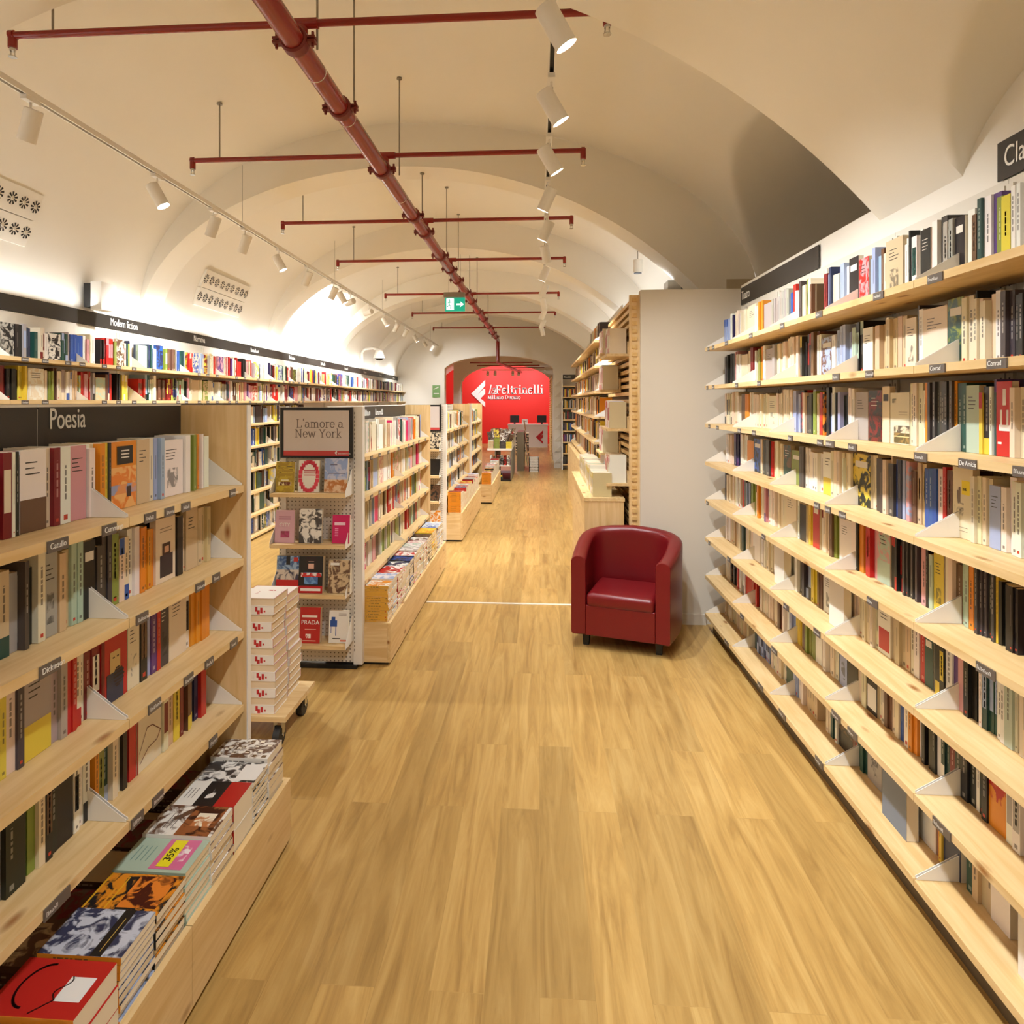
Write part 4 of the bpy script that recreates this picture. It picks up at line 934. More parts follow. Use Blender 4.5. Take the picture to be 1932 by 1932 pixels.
# ------------------------------------------------------------------ signs and fittings
t = thing('exit_sign', 'green and white running-man exit sign with arrow hanging from the vault', 'exit sign', (-1.14, 8.5, 2.8))
MB().box((-1.285, 8.47, 3.005), (-1.0, 8.53, 3.07)).build('housing', M_STEEL, t); MB().box((-1.27, 8.49, 2.815), (-1.0, 8.505, 3.0)).build('panel', M_GREEN, t)
mb = MB(); mb.box((-1.115, 8.486, 2.9), (-1.045, 8.489, 2.918)); mb.add([(-1.065, 8.486, 2.87), (-1.015, 8.486, 2.909), (-1.065, 8.486, 2.948), (-1.048, 8.486, 2.909)], [(0, 1, 3), (1, 2, 3)]); mb.build('arrow', M_EXW, t)
mb = MB(); mb.box((-1.25, 8.487, 2.835), (-1.15, 8.4895, 2.985)); mb.build('door_pictogram', M_EXW, t)
mb = MB(); Yq = 8.4855
mb.tube((-1.205, Yq, 2.965), (-1.205, Yq+.001, 2.965), .011, 12)
for a, b in (((-1.205, 2.952), (-1.21, 2.905)), ((-1.21, 2.905), (-1.19, 2.88)), ((-1.19, 2.88), (-1.2, 2.85)), ((-1.21, 2.905), (-1.23, 2.88)), ((-1.23, 2.88), (-1.242, 2.872)), ((-1.206, 2.945), (-1.182, 2.93)), ((-1.206, 2.945), (-1.232, 2.925))):
    mb.tube((a[0], Yq, a[1]), (b[0], Yq, b[1]), .006, 6)
mb.build('figure', M_GREEN, t)
mb = MB(); [mb.tube((x, 8.5, 3.07), (x, 8.5, 3.62), .002, 6) for x in (-1.22, -1.06)]; mb.build('cable', M_STEEL, t)
t = thing('wall_sign', 'pale green pictogram sign on the far cream wall left of the arch', 'sign', (-2.8, 17.29, 1.75)); MB().box((-2.93, 17.28, 1.72), (-2.72, 17.298, 2.05)).build('panel', M_SAGE, t)
mb = MB(); mb.add([(-2.9, 17.279, 1.93), (-2.76, 17.279, 1.99), (-2.76, 17.279, 2.01), (-2.9, 17.279, 1.95)], [(0, 1, 2, 3)]); mb.box((-2.9, 17.2785, 1.82), (-2.75, 17.2795, 1.835)); mb.build('pictogram', M_TEXT, t)
def vents(Y0, Y1, z0, z1, nx_, label):
    def X(y, z): return xl(y)+.028+.40*(z-z0)+.012      # leans in with the vault
    t = thing('ventilation_grille', label, 'vent', (X(Y0, z0), (Y0+Y1)/2, z0), 'swirl ventilation grilles on the left vault')
    zm = (z0+z1)/2
    for a, b in ((z0, zm-.003), (zm+.003, z1)):
        mb = MB(); f = [(X(y, z)+e, y, z) for e in (0, -.05) for (y, z) in ((Y0, a), (Y1, a), (Y1, b), (Y0, b))]
        mb.add(f, [(0, 1, 2, 3), (4, 5, 6, 7), (0, 1, 5, 4), (1, 2, 6, 5), (2, 3, 7, 6), (3, 0, 4, 7)]); mb.build('plate', M_CEIL, t)
    st = (Y1-Y0)/nx_
    for k in range(2):
        zc = z0+(z1-z0)*(k+.5)/2
        for i in range(nx_):
            yc = Y0+st*(i+.5)+(i//3-1)*.012; r = min(st*.40, .044); mb = MB()
            for q in range(9):
                a0 = q*2*PI/9+.2; a1 = a0+.38
                mb.add([(X(yc+math.cos(a)*rr_*r, zc+math.sin(a)*rr_*r)+.0015, yc+math.cos(a)*rr_*r, zc+math.sin(a)*rr_*r) for a, rr_ in ((a0, .35), (a0, 1), ((a0+a1)/2, 1.02), (a1, 1), (a1, .35))], [(0, 1, 2, 3, 4)])
            mb.tube((X(yc, zc)+.0005, yc, zc), (X(yc, zc)+.004, yc, zc), r*.3, 12, 1)
            mb.build('swirl_outlet', [M_BLACK, M_CEIL], t)
vents(3.12, 3.97, 2.62, 2.95, 9, 'cream grille with two rows of black swirl outlets high at the left edge')
vents(6.17, 7.2, 2.58, 2.93, 9, 'cream grille with two rows of swirl outlets between the first vault ribs')
t = thing('wall_speaker', 'black and white box speaker standing above the left wall sign', 'speaker', (-3.3, 4.62, 2.3))
MB().box((-3.355, 4.55, 2.292), (-3.27, 4.72, 2.50)).build('cabinet', M_WHITE, t); MB().box((-3.41, 4.55, 2.31), (-3.356, 4.70, 2.49)).build('back_cover', M_BLACK, t)
t = thing('dome_camera', 'white security camera with dark dome on a curved wall arm, above the left sign', 'camera', (-3.5, 13, 2.4))
mb = MB(); mb.path([(-3.68, 13, 2.35), (-3.68, 13, 2.62), (-3.62, 13, 2.7), (-3.45, 13, 2.72), (-3.32, 13, 2.68)], .03); mb.tube((-3.32, 13, 2.68), (-3.32, 13, 2.5), .07, 16, r2=.12); mb.build('arm', M_WHITE, t)
mb = MB(); mb.tube((-3.32, 13, 2.5), (-3.32, 13, 2.46), .1, 16, r2=.05); mb.build('dome', M_BLACK, t)
t = thing('ceiling_speaker', 'small white drum speaker with black face under the vault, above the slatted screen', 'speaker', (1.05, 6.9, 2.9))
mb = MB(); mb.tube((1.05, 6.9, 2.98), (1.05, 6.9, 3.12), .05, 16); mb.build('body', M_WHITE, t); mb = MB(); mb.tube((1.05, 6.9, 2.975), (1.05, 6.9, 2.98), .042, 16); mb.build('face', M_BLACK, t)
MB().tube((1.05, 6.9, 3.12), (1.05, 6.9, 3.3), .004, 6).build('stem', M_STEEL, t)
t = thing('air_unit', 'grey boxed air unit on the wall just above the partition', 'air unit', (1.5, 6.0, 2.4)); MB().box((1.18, 5.95, 2.3), (1.36, 6.15, 2.72)).build('casing', M_STEEL, t); MB().box((1.30, 5.94, 2.3), (1.325, 5.95, 2.70)).build('slot', M_BLACK, t)
t = thing('wall_lamp', 'tiny bright lamp over the slatted screen under the vault', 'lamp', (1.3, 7.2, 2.9)); MB().tube((1.36, 7.0, 3.0), (1.33, 6.93, 2.98), .03, 12).build('body', M_WHITE, t); MB().tube((1.33, 6.93, 2.98), (1.329, 6.928, 2.979), .022, 12).build('lens', M_LENS, t)

# ------------------------------------------------------------------ slatted screen with its hanging shelves, right of the aisle
t = thing('slatted_screen', 'tall pine slatted screen standing along the aisle behind the armchair', 'screen', (.70, 5.5, 0))
MB().box((.655, 4.70, 0), (.735, 4.73, 2.38)).build('end_post', M_PINEZ, t)
MB().box((.71, 4.73, 0), (.728, 6.3, 2.38)).build('gap_shade_sheet', mat('gap_shade', (92, 66, 36), .8), t)  # dark sheet behind the slats, its colour painting the shade in the gaps
k = 0; z = .05
while z < 2.36: MB().box((.672, 4.69, z), (.708, 6.3, z+.028)).build('slat', M_SLAT, t); z += .057; k += 1
t = thing('lattice_plinth', 'pine plinth below the slatted screen, behind the armchair', 'plinth', (.5, 5.6, 0)); MB().box((.34, 4.78, .0), (.62, 6.6, .86)).build('body', M_PINE, t); MB().box((.33, 4.76, .861), (.63, 6.6, .885)).build('top', M_PINE, t); MB().box((.335, 4.765, .02), (.625, 4.78, .86)).build('end_board', M_PINEZ, t)
HS = [(4.80, 1.96), (4.80, 1.40), (4.80, .99), (5.30, 1.70), (5.30, 1.18), (5.30, 2.0)]
for i, (Y, z) in enumerate(HS):
    t = thing('hanging_shelf', '%s small pine shelf hooked on the slatted screen %s' % (['highest near', 'middle near', 'lowest near', 'upper farther', 'lower farther', 'topmost farther'][i], 'holding pale books'), 'shelf', (.6, Y, z), 'small shelves hung on the slatted screen')
    MB().box((.50, Y, z-.02), (.67, Y+.42, z)).build('board', M_PINE, t); MB().box((.655, Y+.0, z), (.668, Y+.42, z+.09)).build('backboard', M_PINE, t)
    rr = random.Random(i+50)
    y = Y+.03
    while y < Y+.36:
        th = rr.uniform(.015, .035); c = rr.choice('wccwew'); s_ = spec((.525, y+th, z+.001), 'R', th-.0006, .125, rr.uniform(.18, .21), jit(PAL[c], rr, 5), PAL['r'], False, False, None, kind='book'); s_['cn'] = c; y += th
        s_['label'] = None
# pale books on the plinth, one pile and a leaning row
rr = random.Random(77); y = 4.82
while y < 6.4:
    th = rr.uniform(.015, .04); c = rr.choice('wcecw'); s_ = spec((.40, y+th, .886), 'R', th-.0006, .14, rr.uniform(.17, .21), jit(PAL[c], rr, 6), PAL['y'], False, False, None, kind='book'); s_['cn'] = c; y += th
# white-bracketed wall shelving beyond the screen and the end bookcase
for k, (a, b) in enumerate(((6.62, 8.2), (8.2, 9.8), (9.8, 11.4))):
    bay('R', .56, .86, a, b, [.92+.2635*j for j in range(6)], 'white-bracketed bookcase beyond the slatted screen, %s along' % ORD[k], group='bookcases beyond the slatted screen', back_top=2.6, kick=False)
    for j in range(5 if k else 6): fill_row(rnd_tokens(b-.03, a+(.16 if k == 0 else .03), 'R', 'wcywkeouz', 900+k*10+j), 'R', .64, .92+.2635*j, .135, ('shelf beyond the slatted screen', 'far end'), seed=900+k*9+j)
MB_ = thing('lattice_plinth', 'pine plinth farther along under the white-bracketed shelves', 'plinth', (.5, 8, 0)); MB().box((.50, 6.62, 0), (.825, 11.4, .86)).build('body', M_PINE, MB_)
t = thing('bookcase', 'tall white bookcase facing the aisle under a short dark sign, right of the arch', 'bookcase', (.8, 15.2, 0))
MB().box((.52, 15.0, 0), (.545, 15.3, 2.24)).build('side_panel', M_WHITE, t); MB().box((1.10, 15.0, 0), (1.12, 15.3, 2.24)).build('side_panel', M_WHITE, t); MB().box((.545, 15.28, 0), (1.1, 15.3, 2.24)).build('back_panel', M_CREAMM, t)
for j in range(8):
    z = .13+.2635*j; MB().box((.546, 15.0, z-.024), (1.099, 15.278, z)).build('shelf', M_PINEX, t)
    if j < 8:
        rr = random.Random(j+5); x = .56
        while x < 1.07 and j < 7:
            th = rr.uniform(.012, .035); c = rr.choice('kzrwbonyvtc' if j else 'kkz'); s_ = spec((x, 15.06, z+.001), 'N', th-.0005, .14, rr.uniform(.16, .21), PAL[c], None, False, False, None, kind='book'); s_['cn'] = c; x += th
t = thing('header_sign', 'short dark sign on the far white bookcase right of the arch', 'sign', (.8, 15, 2.1)); MB().box((.545, 14.985, 2.13), (1.09, 14.998, 2.235)).build('sign_panel', M_DARK, t); q = MB(); squiggle(q, (.57, 14.984, 2.16), (1, 0, 0), .045, 6, LR, 0, (0, -1, 0)); q.build('lettering', M_TEXT, t)
for j, (a, b) in enumerate(((.345, .515),)):
    t = thing('stepped_panel', 'white end panel with stepped brackets beside the arch', 'panel', (.43, 15.5, 0))
    MB().box((a, 15.4, 0), (b, 15.42, 2.24)).build('panel', M_WHITE, t)
    for z in [.13+.2635*k for k in range(8)]: MB().prism([(a+.02, z), (b-.01, z), (b-.01, z+.14)], 1, 15.385, 15.398).build('bracket', M_CREAMM, t)

# ------------------------------------------------------------------ far tables, basket, counter
t = thing('display_table', 'white display table loaded with tilted and stacked books before the arch', 'table', (-.7, 12.9, 0))
MB().box((-1.05, 12.75, .62), (-.56, 14.6, .66)).build('table_top', M_WHITE, t); MB().box((-.58, 12.76, .03), (-.565, 14.5, .62)).build('side_panel', M_STEEL, t); MB().box((-.9, 12.76, .03), (-.885, 14.5, .62)).build('side_panel', M_STEEL, t); MB().box((-1.02, 12.78, 0), (-.57, 14.5, .03)).build('base', M_BLACK, t); MB().box((-1.04, 12.77, .3), (-.58, 14.5, .32)).build('shelf', M_WHITE, t)
rr = random.Random(12)
for gy in range(9):
    for gx in range(4):
        x = -1.04+gx*.122; y = 12.77+gy*.2; z = .6605; n = rr.randint(4, 9); c = rr.choice('qzwkywce') if gy else 'wqzy'[gx]
        for i in range(n):
            s_ = spec((x+.115, y, z), 'UP', .0215, .17, .112, jit(PAL[c], rr, 5), PAL['k'], i % 2 == 1, True, None, kind='stacked_book', design='plain'); s_['spn'] = PAL[c] if c != 'w' else PAL['e']; s_['cn'] = c; z += .0222
        for i in range(2 if gy > 1 else 1):
            c = rr.choice('wkecyruw'); s_ = spec((0, 0, 0), 'NF', .02, .1, .17, PAL[c], PAL['u'], True, True, None, kind='book', design='plain'); s_['cn'] = c
            s_['M'] = Matrix.Translation((x+.01, y+.08+i*.06, z+.003)) @ Matrix.Rotation(rr.uniform(-.3, .1), 4, 'X') @ Matrix.Rotation(rr.uniform(-.25, .25), 4, 'Y') @ basis('NF')
for i in range(6):
    c = rr.choice('rkgow'); s_ = spec((-1.0+i*.07, 12.8, .321), 'N', .05, .12, .2, PAL[c], PAL['k'], True, False, None, kind='book'); s_['cn'] = c
for i in range(4):
    c = 'ktyk'[i]; s_ = spec((-.75, 12.8, .031+i*.03), 'UP', .029, .15, .13, PAL[c], PAL['k'], False, False, None, kind='stacked_book'); s_['cn'] = c
t = thing('magazine_rack', 'slanting rack of colourful magazines behind the display table', 'rack', (-.42, 14.8, 0)); MB().box((-.52, 14.7, 0), (-.36, 15.8, .9)).build('body', M_STEEL, t)
for i in range(5):
    for j in range(4):
        c = rr.choice('yrwkpcq'); s_ = spec((0, 0, 0), 'LF', .008, .19, .24, PAL[c], PAL[rr.choice('krwy')], True, True, None, kind='book', design='plain'); s_['cn'] = c
        s_['M'] = Matrix.Translation((-.34+.02*(3-j), 14.72+i*.21, .1+.27*j)) @ Matrix.Rotation(-.15, 4, 'Y') @ basis('LF')
t = thing('basket', 'small white perforated bin on the floor in the aisle before the arch', 'basket', (-.13, 14.6, 0))
mb = MB()
for (a, b) in (((-.235, 14.5), (-.02, 14.5)), ((-.02, 14.5), (-.02, 14.7)), ((-.02, 14.7), (-.235, 14.7)), ((-.235, 14.7), (-.235, 14.5))):
    dx, dy = b[0]-a[0], b[1]-a[1]
    for q in range(6): mb.box((a[0]+dx*q/5-.008, a[1]+dy*q/5-.008, 0), (a[0]+dx*q/5+.008, a[1]+dy*q/5+.008, .34))
    for z in (0, .06, .12, .18, .24, .3): mb.box((min(a[0], b[0])-.006, min(a[1], b[1])-.006, z), (max(a[0], b[0])+.006, max(a[1], b[1])+.006, z+.035))
mb.build('body', M_WHITE, t)
for q, x in enumerate((-.62, -.40)):
    t = thing('book_trolley', '%s wheeled trolley stacked with pale books in front of the counter' % ['left', 'right'][q], 'trolley', (x, 19.1, 0)); MB().box((x-.1, 18.9, .1), (x+.1, 19.2, .12)).build('board', M_PINEX, t)
    for a in (-.08, .08): MB().tube((x+a-.01, 18.95, .045), (x+a+.01, 18.95, .045), .045, 12).build('wheel', M_RUBBER, t)
    for i in range(14):
        s_ = spec((x+.08, 18.95, .121+i*.04), 'UP', .037, .15, .17, PAL['w' if i % 2 else 'c'], PAL['k'], False, False, None, kind='stacked_book'); s_['spn'] = PAL['c' if i % 2 else 'z']; s_['cn'] = 'w'
t = thing('counter', 'white cash desk with a red arrow emblem in front of the red wall', 'counter', (-.4, 22.4, 0)); MB().box((-1.1, 22.3, 0), (.28, 22.9, .77)).build('body', M_WHITE, t); MB().box((-1.12, 22.27, .771), (.3, 22.9, .81)).build('top', M_WHITE, t)
f_logo((-.13, 22.298, .13), (1, 0, 0), (0, 0, 1), .47).build('emblem', M_REDL, t)
for i, (x, c_) in enumerate(((-.88, 'till screen'), (.08, 'till screen'))):
    t = thing('till_monitor', 'black till monitor on the %s of the cash desk' % ['left', 'right'][i], 'monitor', (x, 22.5, .81)); MB().box((x-.16, 22.5, .87), (x+.16, 22.54, 1.12)).build('screen', M_BLACK, t); MB().box((x-.03, 22.52, .811), (x+.03, 22.56, .87)).build('stand', M_BLACK, t)
t = thing('receipt_printer', 'pale grey printer between the till monitors on the cash desk', 'printer', (-.5, 22.5, .81)); MB().box((-.62, 22.45, .811), (-.42, 22.6, .98)).build('body', M_WHITE, t); MB().box((-.58, 22.445, .9), (-.46, 22.449, .93)).build('paper_slot', M_STEEL, t)
t = thing('slatted_screen', 'narrow slatted pine screen on the right jamb inside the arch', 'screen', (.3, 18.5, 0)); MB().box((.33, 17.7, 0), (.36, 19.8, 2.3)).build('frame', M_PINEZ, t)
for i in range(34): MB().box((.30, 17.7, .1+i*.064), (.33, 19.8, .13+i*.064)).build('slat', M_SLAT, t)
t = thing('track_bar', 'white light bar with small spotlights hanging before the red wall', 'light bar', (-1.2, 21.5, 2.7)); MB().box((-1.95, 21.5, 2.66), (-.2, 21.53, 2.69)).build('rail', M_WHITE, t)
for x in (-1.75, -1.5, -.9, -.7): MB().tube((x, 21.5, 2.62), (x, 21.42, 2.5), .05, 12).build('spot_head', M_WHITE, t)

# ------------------------------------------------------------------ building the books
F_, CX_, HY_ = 1200., 938., 758.
S_, C_ = math.sin(YAW), math.cos(YAW)
def proj(p):
    d = -p.x*S_+p.y*C_
    if d < .05: return None
    return (CX_+F_*(p.x*C_+p.y*S_)/d, HY_-F_*(p.z-1.6)/d, d)
def area(s):
    T, D, H = s['T'], s['D'], s['H']; best = 0
    for q in (((0, 0, 0), (T, 0, 0), (T, 0, H), (0, 0, H)), ((T, 0, 0), (T, D, 0), (T, D, H), (T, 0, H)), ((0, 0, 0), (0, D, 0), (0, D, H), (0, 0, H)), ((0, 0, H), (T, 0, H), (T, D, H), (0, D, H)), ((0, 0, 0), (T, 0, 0), (T, D, 0), (0, D, 0))):
        P = [proj(s['M'] @ Vector(v)) for v in q]
        if any(p is None for p in P): return 0
        cx = sum(p[0] for p in P)/4; cy = sum(p[1] for p in P)/4
        if not (-12 < cx < 1940 and -12 < cy < 1944): continue
        a = abs(sum(P[i][0]*P[(i+1) % 4][1]-P[(i+1) % 4][0]*P[i][1] for i in range(4)))/2
        w_ = 1.0 if (q[1][0] == T and q[2][1] == 0) or s['face'] else .12
        best = max(best, a*w_)
    return best
for s in SPECS: s['a'] = area(s)
def quads_for(s, detail):
    """cover boxes, page box and printed patches: list of (4 points, colourA, colourB), cover list and page list"""
    T, D, H = s['T'], s['D'], s['H']; c = s['c']; c2 = s['c2'] or c; art = s['art']; cov = []; pg = []
    rng = random.Random(int(s['M'][0][3]*7919+s['M'][1][3]*104729+s['M'][2][3]*1299709) & 0xffffff)
    spn = s.get('spn') or (c if not (s['c2'] and not s['face'] and rng.random() < .5) else c)
    ins = .003 if s['hard'] else .0004; tb = .0022 if s['hard'] else .0009; tb = min(tb, T*.2)
    def bx(L, a, b, ca, cb=None, cf=None):
        x0, y0, z0 = a; x1, y1, z1 = b; cb = cb or ca
        V = [(x0,y0,z0),(x1,y0,z0),(x1,y1,z0),(x0,y1,z0),(x0,y0,z1),(x1,y0,z1),(x1,y1,z1),(x0,y1,z1)]
        for k, f in enumerate(((3,2,1,0),(4,5,6,7),(0,1,5,4),(1,2,6,5),(2,3,7,6),(3,0,4,7))):
            L.append(([V[i] for i in f], ca if k != 2 else (cf or ca), (cb if k in (3, 5) and art else ca) if k != 2 else (cf or ca)))
    pc = (232, 220, 196) if rng.random() < .6 else (224, 206, 172)
    if s.get('pg'): pc = (226, 204, 172)
    if detail:
        bx(cov, (0, 0, 0), (T, tb, H), spn); bx(cov, (0, tb, 0), (tb, D, H), c, c2); bx(cov, (T-tb, tb, 0), (T, D, H), c, c2)
        bx(pg, (tb, tb, ins), (T-tb, D-ins*1.2, H-ins), pc)
    else:
        V = [(0,0,0),(T,0,0),(T,D,0),(0,D,0),(0,0,H),(T,0,H),(T,D,H),(0,D,H)]
        for k, f in enumerate(((3,2,1,0),(4,5,6,7),(0,1,5,4),(1,2,6,5),(2,3,7,6),(3,0,4,7))):
            cc = pc if k in (0, 1, 4) else (spn if k == 2 else c)
            cov.append(([V[i] for i in f], cc, c2 if (art and k in (3, 5)) else cc))
    def sp(x0, x1, z0, z1, ca, cb=None): cov.append(([(x0, -.0004, z0), (x1, -.0004, z0), (x1, -.0004, z1), (x0, -.0004, z1)], ca, cb or ca))
    def fr(u0, u1, z0, z1, ca, cb=None, e=.0004): # on the front board, u across from the spine 0..1, z 0..1
        cov.append(([(T+e, D*u0, H*z0), (T+e, D*u1, H*z0), (T+e, D*u1, H*z1), (T+e, D*u0, H*z1)], ca, cb or ca))
    def bk(u0, u1, z0, z1, ca, cb=None): cov.append(([(-.0004, D*u0, H*z0), (-.0004, D*u1, H*z0), (-.0004, D*u1, H*z1), (-.0004, D*u0, H*z1)], ca, cb or ca))
    lum = sum(c)/3; ink = (40, 36, 34) if lum > 120 else (226, 220, 208)
    inkS = (60, 52, 48) if sum(spn)/3 > 120 else (222, 214, 200)
    inkS = tuple(a*.55+b*.45 for a, b in zip(inkS, spn))
    r = rng.random()
    if s['c2'] and not s['face'] and not art:
        k = rng.choice([0, 1, 2])
        if k == 0: sp(0, T, 0, H*.24, c2); 
        elif k == 1: sp(0, T, H*.74, H, c2)
        else: sp(T*.1, T*.9, H*.3, H*.8, c2)
    elif art and not s['face']: sp(0, T, H*.1, H*.95, spn, c2)
    if s.get('design') != 'blot' and T > .007 and rng.random() < .75:
        # title on the spine
        z = H*rng.uniform(.3, .42); zt = H*rng.uniform(.72, .88); x0, x1 = T*.5-min(.0028, T*.13), T*.5+min(.0028, T*.13)
        if detail:
            while z < zt:
                l = rng.uniform(.006, .02); sp(x0, x1, z, min(zt, z+l), inkS); z += l+rng.uniform(.002, .006)
        else: sp(x0, x1, z, zt, tuple(a*.5+b*.5 for a, b in zip(inkS, spn)))
        if rng.random() < .6: sp(T*.3, T*.7, H*.05, H*.05+T*.4, inkS if rng.random() < .6 else (190, 60, 40))
    dsg = s.get('design')
    if detail:
        if dsg == 'blot':
            for (x, z, w_, h) in ((.15, .36, .7, .05), (.05, .42, .5, .06), (.35, .47, .6, .05), (.3, .30, .22, .035), (.5, .8, .14, .02)): sp(T*x, T*(x+w_), H*(z-.12), H*(z+h-.12), c2)
            fr(.3, .55, .3, .5, c2, c); fr(.15, .25, .55, .8, c2, c); fr(.0, 1, 0, .012, c2); fr(.985, 1, 0, 1, c2); fr(.0, 1, .988, 1, c2)
            for zz in (0, 1): cov.append(([(0, 0, H*zz-.0004+zz*.0008), (T, 0, H*zz-.0004+zz*.0008), (T, .003, H*zz-.0004+zz*.0008), (0, .003, H*zz-.0004+zz*.0008)], c2, c2))
        elif dsg == 'pile2': # red book, line drawing, white card
            fr(.28, .7, .08, .36, (236, 234, 230))
            for k in range(44):
                a = k/44*PI; fr(.5+.42*math.cos(a)*.9, .54+.42*math.cos(a)*.9, .62+.2*math.sin(a), .645+.2*math.sin(a), (50, 14, 16))
            for k in range(20): fr(.06+k*.012, .08+k*.012, .5-k*.008, .52-k*.008, (50, 14, 16)); fr(.3+k*.02, .33+k*.02, .36+.05*math.sin(k*.3), .375+.05*math.sin(k*.3), (50, 14, 16))
        elif dsg == 'pile3': fr(0, 1, 0, 1, (196, 200, 212), (54, 58, 84)); fr(0, 1, .24, .38, (34, 32, 30), e=.0008); fr(.1, .8, .29, .3, (190, 160, 80), e=.0012)
        elif dsg == 'pile4': fr(.15, .95, .08, .58, (226, 130, 44), (70, 24, 14)); fr(.05, .9, .70, .72, (226, 170, 40), e=.0008); fr(.1, .6, .76, .79, (226, 150, 40)); fr(.0, 1, .97, 1, (226, 170, 40))
        elif dsg == 'pile5': fr(.08, .98, .1, .55, (214, 110, 150)); fr(.25, .8, .16, .3, (240, 226, 226), (214, 110, 150), e=.0008); fr(.15, .95, .29, .47, (236, 220, 40), e=.0012); [fr(.3, .75, .66+k*.07, .675+k*.07, (120, 150, 140)) for k in range(4)]
        elif dsg == 'pile6': fr(0, 1, .05, .55, (60, 28, 16), (150, 90, 50)); fr(.3, .75, .14, .42, (238, 226, 200), (190, 120, 70), e=.0008); [fr(.2, .7, .66+k*.06, .672+k*.06, (90, 84, 80)) for k in range(3)]
        elif dsg == 'pile7': fr(0, 1, 0, .33, (178, 30, 28)); fr(0, 1, .33, .66, (34, 30, 30)); fr(.3, .7, .44, .56, (226, 220, 214), (34, 30, 30), e=.0008); [fr(.3, .7, .76+k*.06, .772+k*.06, (90, 84, 80)) for k in range(3)]
        elif dsg == 'pile8': fr(0, 1, .2, 1, (60, 54, 52), (230, 226, 220)); fr(.1, .9, .02, .35, (236, 232, 226), e=.0008)
        elif dsg == 'pile9':
            for k in range(16): u = (k*37 % 80)/100+.05; v = (k*53 % 84)/100+.05; fr(u, u+.12, v, v+.08, (104, 74, 40), (236, 226, 206))
        elif dsg in ('pile0', 'pile1'):
            for k in range(9): u = (k*31 % 60)/100+.2; v = (k*47 % 60)/100+.1; fr(u, u+.12, v, v+.09, (84, 78, 140), c)
            [fr(.2, .8, .8+k*.05, .812+k*.05, (60, 56, 52)) for k in range(3)]
        elif dsg == 'sunset': fr(0, 1, 0, .62, (226, 130, 50), (236, 180, 110)); fr(0, 1, .22, .36, (150, 156, 190), (226, 150, 90), e=.0008); fr(.22, .85, .66, .93, (26, 24, 24), e=.0012); [fr(.38, .7, .75+k*.05, .77+k*.05, (226, 220, 210), e=.0016) for k in range(3)]; fr(.6, .78, .16, .32, (60, 34, 30), e=.0012)
        elif dsg in ('portrait', 'portrait2'):
            y0 = .08 if dsg == 'portrait2' else .0
            fr(.2, .85, y0, .42, (44, 50, 76) if dsg == 'portrait' else (46, 34, 44), e=.0008); fr(.32, .72, .42, .72 if dsg == 'portrait' else .6, (206, 178, 120) if dsg == 'portrait' else (60, 36, 30), e=.0008)
            if dsg == 'portrait': fr(.0, .12, 0, 1, (120, 24, 26), e=.0012); fr(.42, .5, .62, .64, (60, 44, 40), e=.0012); fr(.58, .66, .62, .64, (60, 44, 40), e=.0012); [fr(.58-.12*math.cos(q), .58+.3*math.cos(q), .32+.14*math.sin(q), .345+.14*math.sin(q), (46, 26, 30), e=.0014) for q in (-1.2, -.8, -.4, 0, .4, .8, 1.2)]
            else: fr(.42, .64, .45, .55, (216, 170, 140), e=.0012); [fr(.2, .8, .78+k*.05, .79+k*.05, (120, 100, 80)) for k in range(2)]
        elif dsg == 'sketch':
            P_ = [(.1, .3), (.4, .62), (.62, .6), (.95, .42), (.8, .3), (.45, .28), (.1, .12)]
            for (a_, b_), (c_, d_) in zip(P_, P_[1:]):
                for k in range(24): u = a_+(c_-a_)*k/24; v = b_+(d_-b_)*k/24; fr(u, u+.022, v, v+.014, (110, 50, 40), e=.0006+k*.00001)
            fr(0, .06, 0, 1, (150, 40, 36), e=.001)
        elif dsg == 'riverside': fr(.2, 1, .02, .22, (150, 122, 70), (96, 84, 52)); fr(.2, 1, .22, .36, (96, 84, 70), (214, 200, 170)); fr(.2, 1, .14, .16, (222, 196, 140), e=.0008); [fr(.45, .9, .62-k*.05, .627-k*.05, (120, 100, 80)) for k in range(2)]
        elif dsg == 'figure': fr(0, 1, 0, 1, (196, 34, 30)); fr(.42, .64, .68, .9, (236, 226, 220), e=.0008); fr(.25, .8, .34, .62, (240, 232, 228), e=.0008); fr(.4, .66, .4, .66, (200, 36, 32), e=.0012); fr(.2, .9, .34, .42, (240, 232, 228), e=.0016); fr(.1, .35, .16, .19, (240, 226, 220), e=.0008)
        elif dsg == 'sticker': fr(.46, .86, .62, .82, (240, 214, 30)); fr(.1, .55, .3, .5, (90, 84, 78), c); fr(.22, .4, .5, .72, (110, 96, 84), c); [fr(.2, .75, .1+k*.05, .108+k*.05, (150, 130, 110)) for k in range(2)]
        elif dsg == 'gold': fr(0, 1, 0, 1, (196, 168, 40), (170, 140, 30)); fr(.15, .85, .22, .34, (110, 50, 24), (236, 220, 150), e=.0008); fr(.3, .7, .36, .42, (236, 226, 180), e=.0012); [fr(.1, .9, .62+k*.1, .66+k*.1, (120, 100, 30), (196, 168, 40), e=.0008) for k in range(3)]
        elif dsg == 'petals':
            for k in range(22):
                a = k/22*2*PI; u = .5+.42*math.cos(a); v = .5+.45*math.sin(a); fr(max(0, u-.09), min(1, u+.09), max(0, v-.06), min(1, v+.06), (196, 30, 56), (222, 60, 80))
